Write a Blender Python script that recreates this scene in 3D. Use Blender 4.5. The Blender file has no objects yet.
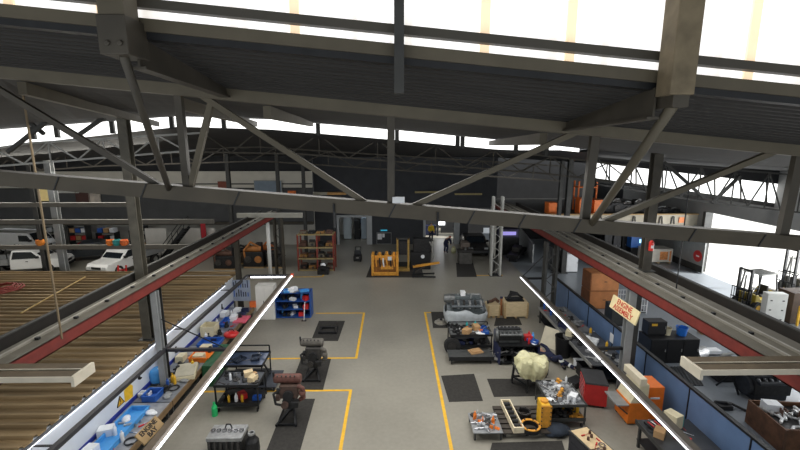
import bpy, math, random
from mathutils import Vector, Matrix
R = random.Random(7)
sc = bpy.context.scene
col = sc.collection

# ------------------------------------------------------------------ camera, world, lights, exposure
CAM_H = 9.0
PITCH = math.atan(79 / 420)
YAW = math.atan(7 / 420)
cam_d = bpy.data.cameras.new('camera')
cam_d.sensor_width = 36
cam_d.lens = 420 / 800 * 36
cam_d.clip_end = 400
cam = bpy.data.objects.new('camera', cam_d)
cam.location = (0, 0, CAM_H)
cam.rotation_euler = (math.pi / 2 - PITCH, 0, -YAW)
col.objects.link(cam)
sc.camera = cam

world = bpy.data.worlds.new('daylight')
sc.world = world
world.use_nodes = True
bg = world.node_tree.nodes['Background']
bg.inputs[0].default_value = (0.93, 0.97, 1.0, 1)
bg.inputs[1].default_value = 0.8

def area(name, loc, rot, sx, sy, power, colour=(1, 1, 1)):
    d = bpy.data.lights.new(name, 'AREA')
    d.shape = 'RECTANGLE'; d.size = sx; d.size_y = sy; d.energy = power; d.color = colour
    o = bpy.data.objects.new(name, d)
    o.location = loc; o.rotation_euler = rot
    col.objects.link(o)
    return o
# fill lamps added under the closed roof; the last is side door daylight
area('hall_fill', (0, 12.5, 8.3), (math.radians(-8), math.radians(5), 0), 15, 9, 800, (1.0, 0.985, 0.95))  # added downward lamp for the main floor, no roof opening here
area('far_fill', (0, 27, 7.2), (0, 0, 0), 20, 6, 200, (0.97, 0.985, 1.0))  # added to lift the back of the hall
area('annex_fill', (-24, 24.5, 8.0), (math.radians(-38), 0, 0), 22, 4, 900, (1.0, 0.96, 0.86))  # added lamp, tilted to bring out the annex ribs
area('utes_fill', (-22, 25, 8.0), (math.radians(25), 0, 0), 20, 4, 260, (1.0, 0.98, 0.94))  # added to light the utes
area('side_bay_fill', (15, 16, 7.0), (0, 0, 0), 9, 12, 160, (0.97, 0.985, 1.0))  # added fill over the side bay
area('side_door_daylight', (29, 21, 3.6), (0, math.radians(82), 0), 6, 15, 2200, (0.97, 0.985, 1.0))
sun_d = bpy.data.lights.new('sun', 'SUN'); sun_d.energy = 4.0; sun_d.angle = 0.02; sun_d.color = (1, 0.97, 0.92)
sun = bpy.data.objects.new('sun', sun_d); sun.rotation_euler = (math.radians(12), math.radians(40), 0); col.objects.link(sun)
sc.view_settings.view_transform = 'Standard'
sc.view_settings.look = 'None'
sc.view_settings.gamma = 1
sc.view_settings.use_curve_mapping = False
sc.view_settings.exposure = 0.75

# ------------------------------------------------------------------ helpers
_cp, _sp, _cy, _sy = math.cos(PITCH), math.sin(PITCH), math.cos(YAW), math.sin(YAW)
_fw = Vector((_sy * _cp, _cy * _cp, -_sp)); _rt = Vector((_cy, -_sy, 0)); _up = Vector((_sy * _sp, _cy * _sp, _cp))
def _ray(px, py):
    return _fw + _rt * ((px - 400) / 420) + _up * ((225 - py) / 420)
def G(px, py, z=0.0):                       # the place on the level z that was measured at px, py
    d = _ray(px, py); t = (z - CAM_H) / d.z
    return Vector((d.x * t, d.y * t, z))
def PY(px, py, Y):                          # the place on the cross plane Y
    d = _ray(px, py); t = Y / d.y
    return Vector((d.x * t, Y, CAM_H + d.z * t))
def fit(xl, xr, yb, yt):                    # x0, x1, y, height of something standing on the floor
    a = G(xl, yb); b = G(xr, yb)
    return a.x, b.x, (a.y + b.y) / 2, CAM_H * (1 - (yt - 146) / (yb - 146))

def lin(c):
    c = c / 255
    return c / 12.92 if c <= 0.04045 else ((c + 0.055) / 1.055) ** 2.4
_mats = {}
def M(rgb, rough=0.6, metal=0.0, var=0.18, scale=6.0, key='', emit=0.0, stretch=None, bump=0.0, spec=0.5):
    k = (rgb, rough, metal, var, scale, key, emit, stretch, bump)
    if k in _mats: return _mats[k]
    m = bpy.data.materials.new('surface_%d' % len(_mats))
    m.use_nodes = True
    nt = m.node_tree; b = nt.nodes['Principled BSDF']
    c = tuple(lin(x) for x in rgb)
    if var > 0:
        tc = nt.nodes.new('ShaderNodeTexCoord'); no = nt.nodes.new('ShaderNodeTexNoise')
        mp = nt.nodes.new('ShaderNodeMapping'); rp = nt.nodes.new('ShaderNodeValToRGB')
        if stretch: mp.inputs['Scale'].default_value = stretch
        no.inputs['Scale'].default_value = scale; no.inputs['Detail'].default_value = 5
        nt.links.new(tc.outputs['Object'], mp.inputs[0]); nt.links.new(mp.outputs[0], no.inputs[0])
        nt.links.new(no.outputs[0], rp.inputs[0])
        e = rp.color_ramp.elements
        e[0].position = 0.3; e[1].position = 0.7
        e[0].color = tuple(max(0, x * (1 - var)) for x in c) + (1,)
        e[1].color = tuple(min(1, x * (1 + var)) for x in c) + (1,)
        nt.links.new(rp.outputs[0], b.inputs['Base Color'])
        if bump > 0:
            bp = nt.nodes.new('ShaderNodeBump'); bp.inputs['Strength'].default_value = bump
            nt.links.new(no.outputs[0], bp.inputs['Height']); nt.links.new(bp.outputs[0], b.inputs['Normal'])
    else:
        b.inputs['Base Color'].default_value = c + (1,)
    b.inputs['Roughness'].default_value = rough
    b.inputs['Metallic'].default_value = metal
    b.inputs['Specular IOR Level'].default_value = spec
    if emit > 0:
        b.inputs['Emission Color'].default_value = c + (1,)
        b.inputs['Emission Strength'].default_value = emit
    _mats[k] = m
    return m

class MB:
    def __init__(s): s.v = []; s.f = []
    def add(s, vs, fs):
        n = len(s.v); s.v += [tuple(p) for p in vs]; s.f += [tuple(i + n for i in q) for q in fs]; return s
    def box(s, x0, x1, y0, y1, z0, z1):
        vs = [(x0, y0, z0), (x1, y0, z0), (x1, y1, z0), (x0, y1, z0), (x0, y0, z1), (x1, y0, z1), (x1, y1, z1), (x0, y1, z1)]
        return s.add(vs, [(3, 2, 1, 0), (4, 5, 6, 7), (0, 1, 5, 4), (1, 2, 6, 5), (2, 3, 7, 6), (3, 0, 4, 7)])
    def hexa(s, b, t):                      # four bottom corners, four top corners
        return s.add(list(b) + list(t), [(3, 2, 1, 0), (4, 5, 6, 7), (0, 1, 5, 4), (1, 2, 6, 5), (2, 3, 7, 6), (3, 0, 4, 7)])
    def cbox(s, c, w, d, h):
        return s.box(c[0] - w / 2, c[0] + w / 2, c[1] - d / 2, c[1] + d / 2, c[2] - h / 2, c[2] + h / 2)
    def _fr(s, p, q):
        p = Vector(p); q = Vector(q); d = (q - p).normalized()
        u = Vector((0, 0, 1)) if abs(d.z) < 0.95 else Vector((0, 1, 0))
        a = d.cross(u).normalized(); b = a.cross(d).normalized()
        return p, q, a, b
    def bar(s, p, q, w, h=None):
        h = h or w
        p, q, a, b = s._fr(p, q)
        c = [a * (i * w / 2) + b * (j * h / 2) for i, j in ((-1, -1), (1, -1), (1, 1), (-1, 1))]
        return s.add([p + k for k in c] + [q + k for k in c], [(0, 1, 2, 3), (7, 6, 5, 4), (1, 0, 4, 5), (2, 1, 5, 6), (3, 2, 6, 7), (0, 3, 7, 4)])
    def ibeam(s, p, q, w, h, t=0.03):       # rolled I section
        p, q, a, b = s._fr(p, q)
        for o, ww, hh in ((b * (h / 2 - t / 2), w, t), (b * (-h / 2 + t / 2), w, t), (b * 0, t, h - 2 * t)):
            c = [o + a * (i * ww / 2) + b * (j * hh / 2) for i, j in ((-1, -1), (1, -1), (1, 1), (-1, 1))]
            s.add([p + k for k in c] + [q + k for k in c], [(0, 1, 2, 3), (7, 6, 5, 4), (1, 0, 4, 5), (2, 1, 5, 6), (3, 2, 6, 7), (0, 3, 7, 4)])
        return s
    def cyl(s, p, q, r, r2=None, n=12):
        r2 = r if r2 is None else r2
        p, q, a, b = s._fr(p, q)
        vs = []
        for c, rr in ((p, r), (q, r2)):
            for i in range(n):
                t = 2 * math.pi * i / n
                vs.append(c + a * (math.cos(t) * rr) + b * (math.sin(t) * rr))
        fs = [(i, (i + 1) % n, n + (i + 1) % n, n + i) for i in range(n)]
        fs += [tuple(range(n - 1, -1, -1)), tuple(range(n, 2 * n))]
        return s.add(vs, fs)
    def tube(s, pts, r, n=8):
        for a, b in zip(pts, pts[1:]): s.cyl(a, b, r, n=n)
        for p in pts[1:-1]: s.ball(p, r * 1.02, n=8)
        return s
    def ball(s, c, r, n=10, sq=(1, 1, 1)):
        c = Vector(c); m = n // 2
        vs = [c + Vector((0, 0, r * sq[2]))]
        for j in range(1, m):
            f = math.pi * j / m
            for i in range(n):
                t = 2 * math.pi * i / n
                vs.append(c + Vector((r * math.sin(f) * math.cos(t) * sq[0], r * math.sin(f) * math.sin(t) * sq[1], r * math.cos(f) * sq[2])))
        vs.append(c - Vector((0, 0, r * sq[2])))
        fs = [(0, 1 + i, 1 + (i + 1) % n) for i in range(n)]
        for j in range(m - 2):
            for i in range(n):
                a = 1 + j * n + i; b = 1 + j * n + (i + 1) % n
                fs.append((a, a + n, b + n, b))
        l = len(vs) - 1; k = 1 + (m - 2) * n
        fs += [(k + i, l, k + (i + 1) % n) for i in range(n)]
        return s.add(vs, fs)
    def lathe(s, prof, c=(0, 0, 0), n=14, axis='z'):
        vs = []; c = Vector(c)
        for r, z in prof:
            for i in range(n):
                t = 2 * math.pi * i / n
                x, y = r * math.cos(t), r * math.sin(t)
                vs.append(c + (Vector((x, y, z)) if axis == 'z' else Vector((x, z, y)) if axis == 'y' else Vector((z, x, y))))
        fs = []
        for j in range(len(prof) - 1):
            for i in range(n):
                a = j * n + i; b = j * n + (i + 1) % n
                fs.append((a, b, b + n, a + n))
        if prof[0][0] > 1e-5: fs.append(tuple(range(n - 1, -1, -1)))
        if prof[-1][0] > 1e-5: fs.append(tuple(range((len(prof) - 1) * n, len(prof) * n)))
        return s.add(vs, fs)
    def ring(s, c, ro, ri, h, n=20, axis='z'):
        return s.lathe([(ri, 0), (ro, 0), (ro, h), (ri, h), (ri, 0)], c, n, axis) if False else s._ring(c, ro, ri, h, n, axis)
    def _ring(s, c, ro, ri, h, n, axis):
        vs = []; c = Vector(c)
        for r, z in ((ri, 0), (ro, 0), (ro, h), (ri, h)):
            for i in range(n):
                t = 2 * math.pi * i / n; x, y = r * math.cos(t), r * math.sin(t)
                vs.append(c + (Vector((x, y, z)) if axis == 'z' else Vector((x, z, y)) if axis == 'y' else Vector((z, x, y))))
        fs = []
        for j in range(4):
            for i in range(n):
                a = j * n + i; b = j * n + (i + 1) % n; k = ((j + 1) % 4) * n
                fs.append((a, b, k + (i + 1) % n, k + i))
        return s.add(vs, fs)
    def prism(s, pts, ax, a0, a1):          # outline in the plane across axis ax, from a0 to a1
        def V(p, t): return (t, p[0], p[1]) if ax == 'x' else (p[0], t, p[1]) if ax == 'y' else (p[0], p[1], t)
        n = len(pts)
        return s.add([V(p, a0) for p in pts] + [V(p, a1) for p in pts],
                     [tuple(range(n)), tuple(range(2 * n - 1, n - 1, -1))] + [((i + 1) % n, i, n + i, n + (i + 1) % n) for i in range(n)])
    def build(s, name, mat, parent=None, bev=0.0, smooth=False, loc=None, rot=None):
        me = bpy.data.meshes.new(name)
        me.from_pydata(s.v, [], s.f)
        import bmesh
        bm = bmesh.new(); bm.from_mesh(me); bmesh.ops.recalc_face_normals(bm, faces=bm.faces); bm.to_mesh(me); bm.free()
        me.materials.append(mat)
        if smooth:
            for p in me.polygons: p.use_smooth = True
        o = bpy.data.objects.new(name, me)
        col.objects.link(o)
        if parent: o.parent = parent
        if loc is not None: o.location = loc
        if rot is not None: o.rotation_euler = rot
        if bev > 0:
            b = o.modifiers.new('edge', 'BEVEL'); b.width = bev; b.segments = 2; b.limit_method = 'ANGLE'
        return o

def tag(o, label, cat, group=None):
    o['label'] = label; o['category'] = cat
    if group: o['group'] = group
    o['kind'] = 'thing'
    return o
def thing(name, label, cat, loc=(0, 0, 0), rz=0.0, group=None):
    o = bpy.data.objects.new(name, None); o.empty_display_size = 0.1
    col.objects.link(o); o.location = loc; o.rotation_euler = (0, 0, rz)
    return tag(o, label, cat, group)
def struct(name, mb, mat, parent=None, **k):
    o = mb.build(name, mat, parent, **k)
    if parent is None: o['kind'] = 'structure'
    return o
def dup(t, label=None, loc=None, rz=None, group=None):
    c = t.copy(); col.objects.link(c)
    if label: c['label'] = label
    if group: c['group'] = group
    if loc is not None: c.location = loc
    if rz is not None: c.rotation_euler = (0, 0, rz)
    for ch in list(t.children):
        d = ch.copy(); col.objects.link(d); d.parent = c
        for g in list(ch.children):
            e = g.copy(); col.objects.link(e); e.parent = d
    return c
def text(name, body, size, mat, mtx, parent=None, bold=0.0, align='CENTER', ext=0.004):
    cu = bpy.data.curves.new(name, 'FONT'); cu.body = body; cu.size = size; cu.align_x = align; cu.align_y = 'CENTER'
    cu.extrude = ext; cu.offset = bold; cu.space_line = 0.85
    t = bpy.data.objects.new('tmp', cu); col.objects.link(t)
    dg = bpy.context.evaluated_depsgraph_get()
    me = bpy.data.meshes.new_from_object(t.evaluated_get(dg))
    bpy.data.objects.remove(t)
    me.materials.clear(); me.materials.append(mat)
    o = bpy.data.objects.new(name, me); col.objects.link(o)
    if parent: o.parent = parent
    o.matrix_local = mtx
    return o
def frame(x, y, loc):                       # matrix from local x and y directions and a place
    x = Vector(x).normalized(); y = Vector(y).normalized(); z = x.cross(y).normalized(); y = z.cross(x)
    m = Matrix((x, y, z)).transposed().to_4x4(); m.translation = Vector(loc); return m

# ------------------------------------------------------------------ materials
STEEL = M((66, 61, 52), 0.55, 0.2, 0.2, 3)
STEEL_TAN = M((88, 81, 66), 0.6, 0.1, 0.14, 2.5)
STEEL_DARK = M((62, 62, 60), 0.6, 0.2, 0.2, 3)
STEEL_LIGHT = M((150, 150, 146), 0.5, 0.3, 0.15, 3)
STEEL_BLK = M((30, 31, 33), 0.5, 0.3, 0.25, 5)
RED_OX = M((106, 36, 29), 0.6, 0.0, 0.2, 4)
RUST = M((92, 66, 54), 0.75, 0.1, 0.35, 7, bump=0.2)
IRON = M((66, 64, 62), 0.6, 0.4, 0.35, 9, bump=0.2)
IRON_DK = M((42, 42, 43), 0.55, 0.4, 0.35, 9, bump=0.2)
ALU = M((165, 166, 166), 0.4, 0.6, 0.2, 8)
CHROME = M((190, 190, 192), 0.22, 0.9, 0.08, 8)
BLACK = M((22, 22, 24), 0.5, 0.0, 0.2, 6)
RUBBER = M((32, 32, 32), 0.85, 0.0, 0.3, 12, bump=0.15)
MAT_RUB = M((46, 44, 41), 0.9, 0.0, 0.3, 10, bump=0.2)
WHITE = M((228, 230, 232), 0.5, 0.0, 0.05, 3)
CREAM = M((212, 202, 170), 0.55, 0.0, 0.1, 4)
GREYP = M((140, 142, 142), 0.5, 0.0, 0.1, 4)
BLUE = M((38, 88, 170), 0.45, 0.0, 0.12, 5)
BLUE_LT = M((70, 150, 215), 0.4, 0.0, 0.1, 5)
NAVY = M((30, 38, 72), 0.6, 0.0, 0.2, 6)
NAVYCLOTH = M((32, 38, 66), 0.9, 0.0, 0.25, 8, bump=0.2)
RED = M((190, 36, 36), 0.4, 0.0, 0.12, 5)
ORANGE = M((228, 122, 34), 0.45, 0.0, 0.1, 4)
YELLOW = M((222, 172, 40), 0.5, 0.0, 0.15, 6)
YEL_ENG = M((214, 150, 52), 0.55, 0.05, 0.22, 7)
GREEN = M((34, 84, 54), 0.5, 0.0, 0.15, 5)
TEAL = M((40, 150, 150), 0.5, 0.0, 0.15, 5)
WOOD = M((176, 148, 106), 0.75, 0.0, 0.22, 3, stretch=(1, 1, 9))
PLY = M((205, 184, 146), 0.75, 0.0, 0.14, 4, stretch=(1, 8, 8))
CARD = M((176, 140, 98), 0.85, 0.0, 0.12, 5)
BROWNW = M((156, 98, 54), 0.6, 0.0, 0.2, 3, stretch=(1, 1, 7))
SKIN = M((196, 150, 124), 0.6, 0.0, 0.06, 5)
GLASS_DK = M((34, 40, 46), 0.12, 0.0, 0.0, spec=0.8)
BAG = M((200, 196, 156), 0.4, 0.0, 0.12, 7, bump=0.8)
WRAP = M((176, 182, 186), 0.3, 0.0, 0.14, 5, bump=0.6)
PAINT_Y = M((226, 176, 44), 0.6, 0.0, 0.12, 5)
LED = M((246, 248, 255), 0.4, 0, 0, emit=3.0)

# ------------------------------------------------------------------ the building: floor, walls, roofs
def floor_material(name, rgb, rough):
    m = bpy.data.materials.new(name); m.use_nodes = True
    nt = m.node_tree; b = nt.nodes['Principled BSDF']
    tc = nt.nodes.new('ShaderNodeTexCoord')
    n1 = nt.nodes.new('ShaderNodeTexNoise'); n1.inputs['Scale'].default_value = 0.45; n1.inputs['Detail'].default_value = 8
    n2 = nt.nodes.new('ShaderNodeTexNoise'); n2.inputs['Scale'].default_value = 7; n2.inputs['Detail'].default_value = 6
    mx = nt.nodes.new('ShaderNodeMix'); mx.data_type = 'FLOAT'; mx.inputs[0].default_value = 0.35
    rp = nt.nodes.new('ShaderNodeValToRGB')
    nt.links.new(tc.outputs['Object'], n1.inputs[0]); nt.links.new(tc.outputs['Object'], n2.inputs[0])
    nt.links.new(n1.outputs[0], mx.inputs[2]); nt.links.new(n2.outputs[0], mx.inputs[3])
    nt.links.new(mx.outputs[0], rp.inputs[0])
    e = rp.color_ramp.elements; c = [lin(x) for x in rgb]
    e[0].position = 0.32; e[0].color = tuple(x * 0.84 for x in c) + (1,)
    e[1].position = 0.66; e[1].color = tuple(x * 1.1 for x in c) + (1,)
    nt.links.new(rp.outputs[0], b.inputs['Base Color'])
    rr = nt.nodes.new('ShaderNodeMapRange'); rr.inputs[3].default_value = rough; rr.inputs[4].default_value = rough + 0.2
    nt.links.new(n1.outputs[0], rr.inputs[0]); nt.links.new(rr.outputs[0], b.inputs['Roughness'])
    return m
FLOOR = floor_material('floor_concrete', (143, 139, 128), 0.32)
FLOOR_SIDE = floor_material('floor_side_concrete', (128, 134, 140), 0.22)
CHAR = M((58, 60, 64), 0.8, 0, 0.1, 1.5)
OFFW = M((196, 194, 186), 0.8, 0, 0.08, 1.2)
WALL_G = M((150, 150, 148), 0.8, 0, 0.08, 1.2)
DARKW = M((44, 45, 47), 0.85, 0, 0.15, 1.5)
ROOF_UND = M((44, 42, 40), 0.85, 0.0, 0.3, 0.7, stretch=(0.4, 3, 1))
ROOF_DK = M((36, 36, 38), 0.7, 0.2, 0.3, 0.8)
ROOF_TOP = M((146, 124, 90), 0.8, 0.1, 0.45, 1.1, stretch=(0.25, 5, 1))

struct('floor', MB().box(-48, 9.2, -3, 46, -0.2, 0), FLOOR)
struct('floor_side_bay', MB().box(9.2, 22.4, -3, 46, -0.2, 0.0), FLOOR_SIDE)
struct('floor_yard', MB().box(22.4, 75, -10, 60, -0.25, -0.02), M((205, 204, 200), 0.9, 0, 0.06, 1))

# end wall: dark panels with two doorways
YB = 38.2
d1a, d1b = G(340, 244).x, G(367, 244).x
d2a, d2b = G(426, 246).x, G(455, 246).x
struct('wall_back', MB().box(-7.2, d1a, YB, YB + 0.3, 0, 9.3).box(d1a, d1b, YB, YB + 0.3, 2.55, 9.3)
       .box(d1b, d2a, YB, YB + 0.3, 0, 9.3).box(d2a, d2b, YB, YB + 0.3, 2.7, 9.3).box(d2b, 9.5, YB, YB + 0.3, 3.4, 9.3)
       .box(d2b, d2b + 1.3, YB, YB + 0.3, 0, 3.4), CHAR)
LTG = M((172, 176, 178), 0.6, 0, 0.06, 2)
for n_, a_, b_, h_ in (('trim_1', d1a, d1b, 2.55), ('trim_2', d2a, d2b, 2.7)):
    struct(n_, MB().box(a_ - 0.22, a_, YB - 0.12, YB + 0.35, 0, h_ + 0.2).box(b_, b_ + 0.5, YB - 0.12, YB + 0.35, 0, h_ + 0.2)
           .box(a_, b_, YB - 0.12, YB + 0.35, h_, h_ + 0.2), LTG)
struct('wall_store_room', MB().box(-8, 0, 42.6, 42.8, 0, 4).box(-6.4, -6.3, YB + 0.3, 42.6, 0, 4).box(-0.8, -0.7, YB + 0.3, 42.6, 0, 4), OFFW)
struct('wall_passage', MB().box(0.4, 2.9, 43.2, 43.4, 0, 4).box(5.0, 9.5, 43.2, 43.4, 0, 4).box(2.9, 5.0, 43.2, 43.4, 2.6, 4), DARKW)
SKYPANE = M((250, 252, 255), 0.5, 0, 0, emit=2.2)
struct('door_1', MB().box(4.6, 5.4, 43.0, 43.05, 0.9, 3.0), SKYPANE)
struct('wall_back_left', MB().box(-48, -7.2, YB, YB + 0.3, 0, 3.6), OFFW)
struct('wall_back_right', MB().box(9.5, 22.4, YB + 2, YB + 2.3, 0, 9.0), DARKW)
struct('wall_far_closing', MB().box(-48, 30, 46, 46.3, 0, 11), DARKW)  # added behind the end wall to keep sky light from leaking in
struct('roof_rear_blocker', MB().hexa([(-48, -14, 12.2), (30, -14, 12.2), (30, 4.9, 13.2), (-48, 4.9, 13.2)], [(-48, -14, 12.3), (30, -14, 12.3), (30, 4.9, 13.3), (-48, 4.9, 13.3)]), ROOF_DK)  # unseen roof added behind the camera to shut out sky and sun
struct('wall_left', MB().box(-48.3, -48, -3, 46, 0, 11), WALL_G)
# upper storey on the left: dark grey panels below a pale band
ZM = PY(100, 222, 36).z; ZP = PY(100, 188, 36).z; ZW = PY(100, 171.5, 36).z
struct('wall_mezzanine', MB().box(-48, -6.9, 36, 36.2, ZM, ZP), M((74, 75, 76), 0.8, 0, 0.12, 1.2))
struct('wall_upper_band', MB().box(-48, -6.9, 36.02, 36.25, ZP, ZW), M((206, 202, 190), 0.8, 0, 0.06, 1.2))
struct('wall_upper_dark', MB().box(-48, -6.9, 36.3, 36.5, ZW, 11), DARKW)
struct('trim_3', MB().box(-48, -6.9, 35.9, 36, ZP - 0.1, ZP), STEEL_DARK)
struct('trim_4', MB().box(-48, -6.9, 35.95, 36.02, ZP + 0.28, ZP + 0.38), STEEL_DARK)
struct('trim_5', MB().box(-48, -6.9, 35.8, 36.2, ZM - 0.25, ZM), STEEL)

# right side wall with its wide opening to the yard
XR = 22.3
struct('wall_right', MB().box(XR, XR + 0.3, 29.3, 46, 0, 9).box(XR, XR + 0.3, -14, 29.3, 4.4, 12.6).box(XR, XR + 0.3, -14, 6, 0, 4.4), WALL_G)  # upper part carried on out of view, added to keep the sun out
struct('roof_side_blocker', MB().box(8, 30, 4.95, 19, 9.75, 9.85), ROOF_DK)  # unseen sheet added to stop a sun patch on the floor
struct('trim_6', MB().box(XR - 0.12, XR + 0.42, 29.05, 29.3, 0, 4.4), STEEL_DARK)
# upper floor on the right, carried over the bay
ZE0, ZE1 = PY(700, 226, 30).z, PY(700, 214.5, 30).z
struct('floor_mezzanine', MB().box(9.4, XR, 30.1, 40, ZE1 - 0.3, ZE1 - 0.05), STEEL_DARK)
struct('trim_7', MB().box(9.0, XR, 29.95, 30.1, ZE0, ZE1), M((176, 168, 150), 0.7, 0, 0.1, 1.5))
struct('trim_8', MB().box(9.0, XR, 29.85, 30.12, ZE1, ZE1 + 0.08), M((170, 140, 96), 0.7, 0, 0.1, 3))

# low annex on the left: corrugated roof deck and the white board wall under its edge
XA, ZA = -8.62, 2.15
rib = MB(); y = 6.0
P0 = [(0, 0), (0.18, 0), (0.22, 0.09), (0.31, 0.09), (0.35, 0)]
pts = []
while y < 22.1:
    for a, b in P0: pts.append((y + a, b))
    y += 0.4
pts = [(a, ZA + b) for a, b in pts]
low = [(pts[-1][0], ZA - 0.03), (pts[0][0], ZA - 0.03)]
n = len(pts)
vs = [(XA + 0.06, a, b) for a, b in pts] + [(-46, a, b + 0.25) for a, b in pts] + [(XA + 0.06, a, b - 0.03) for a, b in pts] + [(-46, a, b + 0.22) for a, b in pts]
fs = [(i, i + 1, n + i + 1, n + i) for i in range(n - 1)] + [(2 * n + i + 1, 2 * n + i, 3 * n + i, 3 * n + i + 1) for i in range(n - 1)] + [(i + 1, i, 2 * n + i, 2 * n + i + 1) for i in range(n - 1)]
struct('roof_annex', rib.add(vs, fs), ROOF_TOP)
BOARD = M((222, 228, 236), 0.35, 0, 0.04, 2)
struct('wall_annex', MB().box(XA - 0.12, XA, 6, 21.8, 0, ZA - 0.03), BOARD)
struct('wall_annex_end', MB().box(-46, XA - 0.12, 21.7, 21.8, 0, ZA + 0.05), WALL_G)
struct('trim_9', MB().box(XA, XA + 0.03, 6.4, 21.6, 0.7, 0.84), M((34, 52, 150), 0.5, 0, 0.1, 4))

# blue partition on the right
PX = 9.28
PART_BLUE = M((96, 120, 156), 0.35, 0, 0.12, 1.5)
p = MB()
struct('partition_blue', MB().box(PX, PX + 0.06, 6.5, 23.4, 0, 1.55), PART_BLUE)
t = MB().box(PX - 0.03, PX + 0.1, 6.5, 23.4, 1.55, 1.62)
struct('trim_10', t, STEEL_BLK)
for k in range(8):
    struct('trim_%d' % (11 + k), MB().box(PX - 0.02, PX, 7.2 + 2.3 * k, 7.24 + 2.3 * k, 0, 1.55), STEEL_BLK)

# ---- near roof slope under the first rooflight, and the long glazing above it
def zs(x): return 9.92 - 0.092 * x          # foot of the glazing
def zc(x): return 9.64 - 0.094 * x          # top of the truss top chord
YS, YT = 4.7, 7.0
XN = 13.0
s = MB(); N = 14
prof = []
for i in range(N):
    for a, b in ((0, 0), (0.45, 0), (0.55, -0.035), (0.9, -0.035)):
        prof.append(((i + a) / N, b))
prof.append((1, 0)); n = len(prof)
vs = []
for x in (-XN, XN):
    for t_, dz in prof: vs.append((x, YS + 0.05 + (YT - YS - 0.1) * t_, zs(x) * (1 - t_) + (zc(x) + 0.03) * t_ + dz))
vs += [(a, b, c + 0.05) for a, b, c in vs]
fs = [(i, i + 1, n + i + 1, n + i) for i in range(n - 1)] + [(2 * n + i + 1, 2 * n + i, 3 * n + i, 3 * n + i + 1) for i in range(n - 1)]
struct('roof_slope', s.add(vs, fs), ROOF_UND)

def glaze_material():
    m = bpy.data.materials.new('rooflight_sheet'); m.use_nodes = True
    nt = m.node_tree; b = nt.nodes['Principled BSDF']
    tc = nt.nodes.new('ShaderNodeTexCoord'); mp = nt.nodes.new('ShaderNodeMapping'); mp.inputs['Scale'].default_value = (6, 1, 0.15)
    no = nt.nodes.new('ShaderNodeTexNoise'); no.inputs['Scale'].default_value = 1.0; no.inputs['Detail'].default_value = 3
    rp = nt.nodes.new('ShaderNodeValToRGB'); e = rp.color_ramp.elements
    e[0].position = 0.35; e[0].color = (0.72, 0.68, 0.62, 1); e[1].position = 0.55; e[1].color = (1, 1, 1, 1)
    nt.links.new(tc.outputs['Object'], mp.inputs[0]); nt.links.new(mp.outputs[0], no.inputs[0]); nt.links.new(no.outputs[0], rp.inputs[0])
    nt.links.new(rp.outputs[0], b.inputs['Emission Color']); b.inputs['Emission Strength'].default_value = 0.64
    b.inputs['Base Color'].default_value = (0.8, 0.8, 0.8, 1)
    return m
GLZ = glaze_material()
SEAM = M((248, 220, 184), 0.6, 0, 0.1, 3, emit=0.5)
def slab(mb, x0, x1, y0, y1, f0, f1):       # a long member that follows the fall of the roof
    return mb.hexa([(x0, y0, f0(x0)), (x1, y0, f0(x1)), (x1, y1, f0(x1)), (x0, y1, f0(x0))],
                   [(x0, y0, f1(x0)), (x1, y0, f1(x1)), (x1, y1, f1(x1)), (x0, y1, f1(x0))])
w = struct('window_1', slab(MB(), -XN, XN, YS + 0.10, YS + 0.13, lambda x: zs(x) + 0.1, lambda x: zs(x) + 3.2), GLZ)
for px in (5, 98, 293, 487, 575, 762):
    x = PY(px, 20, YS).x
    struct('window_seam', MB().box(x - 0.05, x + 0.05, YS + 0.07, YS + 0.1, zs(x) + 0.08, zs(x) + 3.1), SEAM, w)
struct('window_rail', slab(MB(), -XN, XN, YS - 0.04, YS + 0.06, lambda x: zs(x) + 0.235, lambda x: zs(x) + 0.325), M((72, 68, 60), 0.6, 0.1, 0.1, 2), w)
struct('window_sill', slab(MB(), -XN, XN, YS - 0.08, YS + 0.09, lambda x: zs(x), lambda x: zs(x) + 0.125), STEEL_TAN, w)
struct('window_flashing', slab(MB(), -XN, XN, YS - 0.05, YS + 0.09, lambda x: zs(x) - 0.07, lambda x: zs(x)), STEEL_BLK, w)

# ---- second bay: long roof sheet to the far rooflight strip, then the far roof
FX = [-46, -30, -17.1, -12.3, -9.5, -5.4, 0.3, 5.4, 8.4, 14, 24]
FZ = [8.0, 8.9, 9.68, 10.03, 10.24, 10.12, 9.65, 9.18, 8.87, 8.3, 7.6]
def fz(x):
    for a, b, c, d in zip(FX, FX[1:], FZ, FZ[1:]):
        if a <= x <= b: return c + (d - c) * (x - a) / (b - a)
    return FZ[0] if x < FX[0] else FZ[-1]
YF = 19.0
xs = sorted(set(FX + [-24 + 1.5 * i for i in range(32)]))
n = len(xs); vs = []
for x in xs: vs.append((x * 0.42, YT + 0.12, 9.5 - 0.094 * x * 0.42))
for x in xs: vs.append((x, YF, fz(x) + 0.02))
vs += [(a, b, c + 0.06) for a, b, c in vs]
fs = [(i, i + 1, n + i + 1, n + i) for i in range(n - 1)] + [(2 * n + i + 1, 2 * n + i, 3 * n + i, 3 * n + i + 1) for i in range(n - 1)]
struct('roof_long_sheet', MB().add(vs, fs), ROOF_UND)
def hh(x): return 0.40 if -9 < x < 5 else 0.40 + 0.035 * (-9 - x) if x <= -9 else 0.40 * max(0.35, (8.9 - x) / 3.9)
xs2 = [x for x in xs if x <= 8.4]; n = len(xs2)
vs = [(x, YF + 0.1, fz(x) + 0.03) for x in xs2] + [(x, YF + 0.1, fz(x) - hh(x)) for x in xs2]
vs += [(a, b + 0.03, c) for a, b, c in vs]
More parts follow.
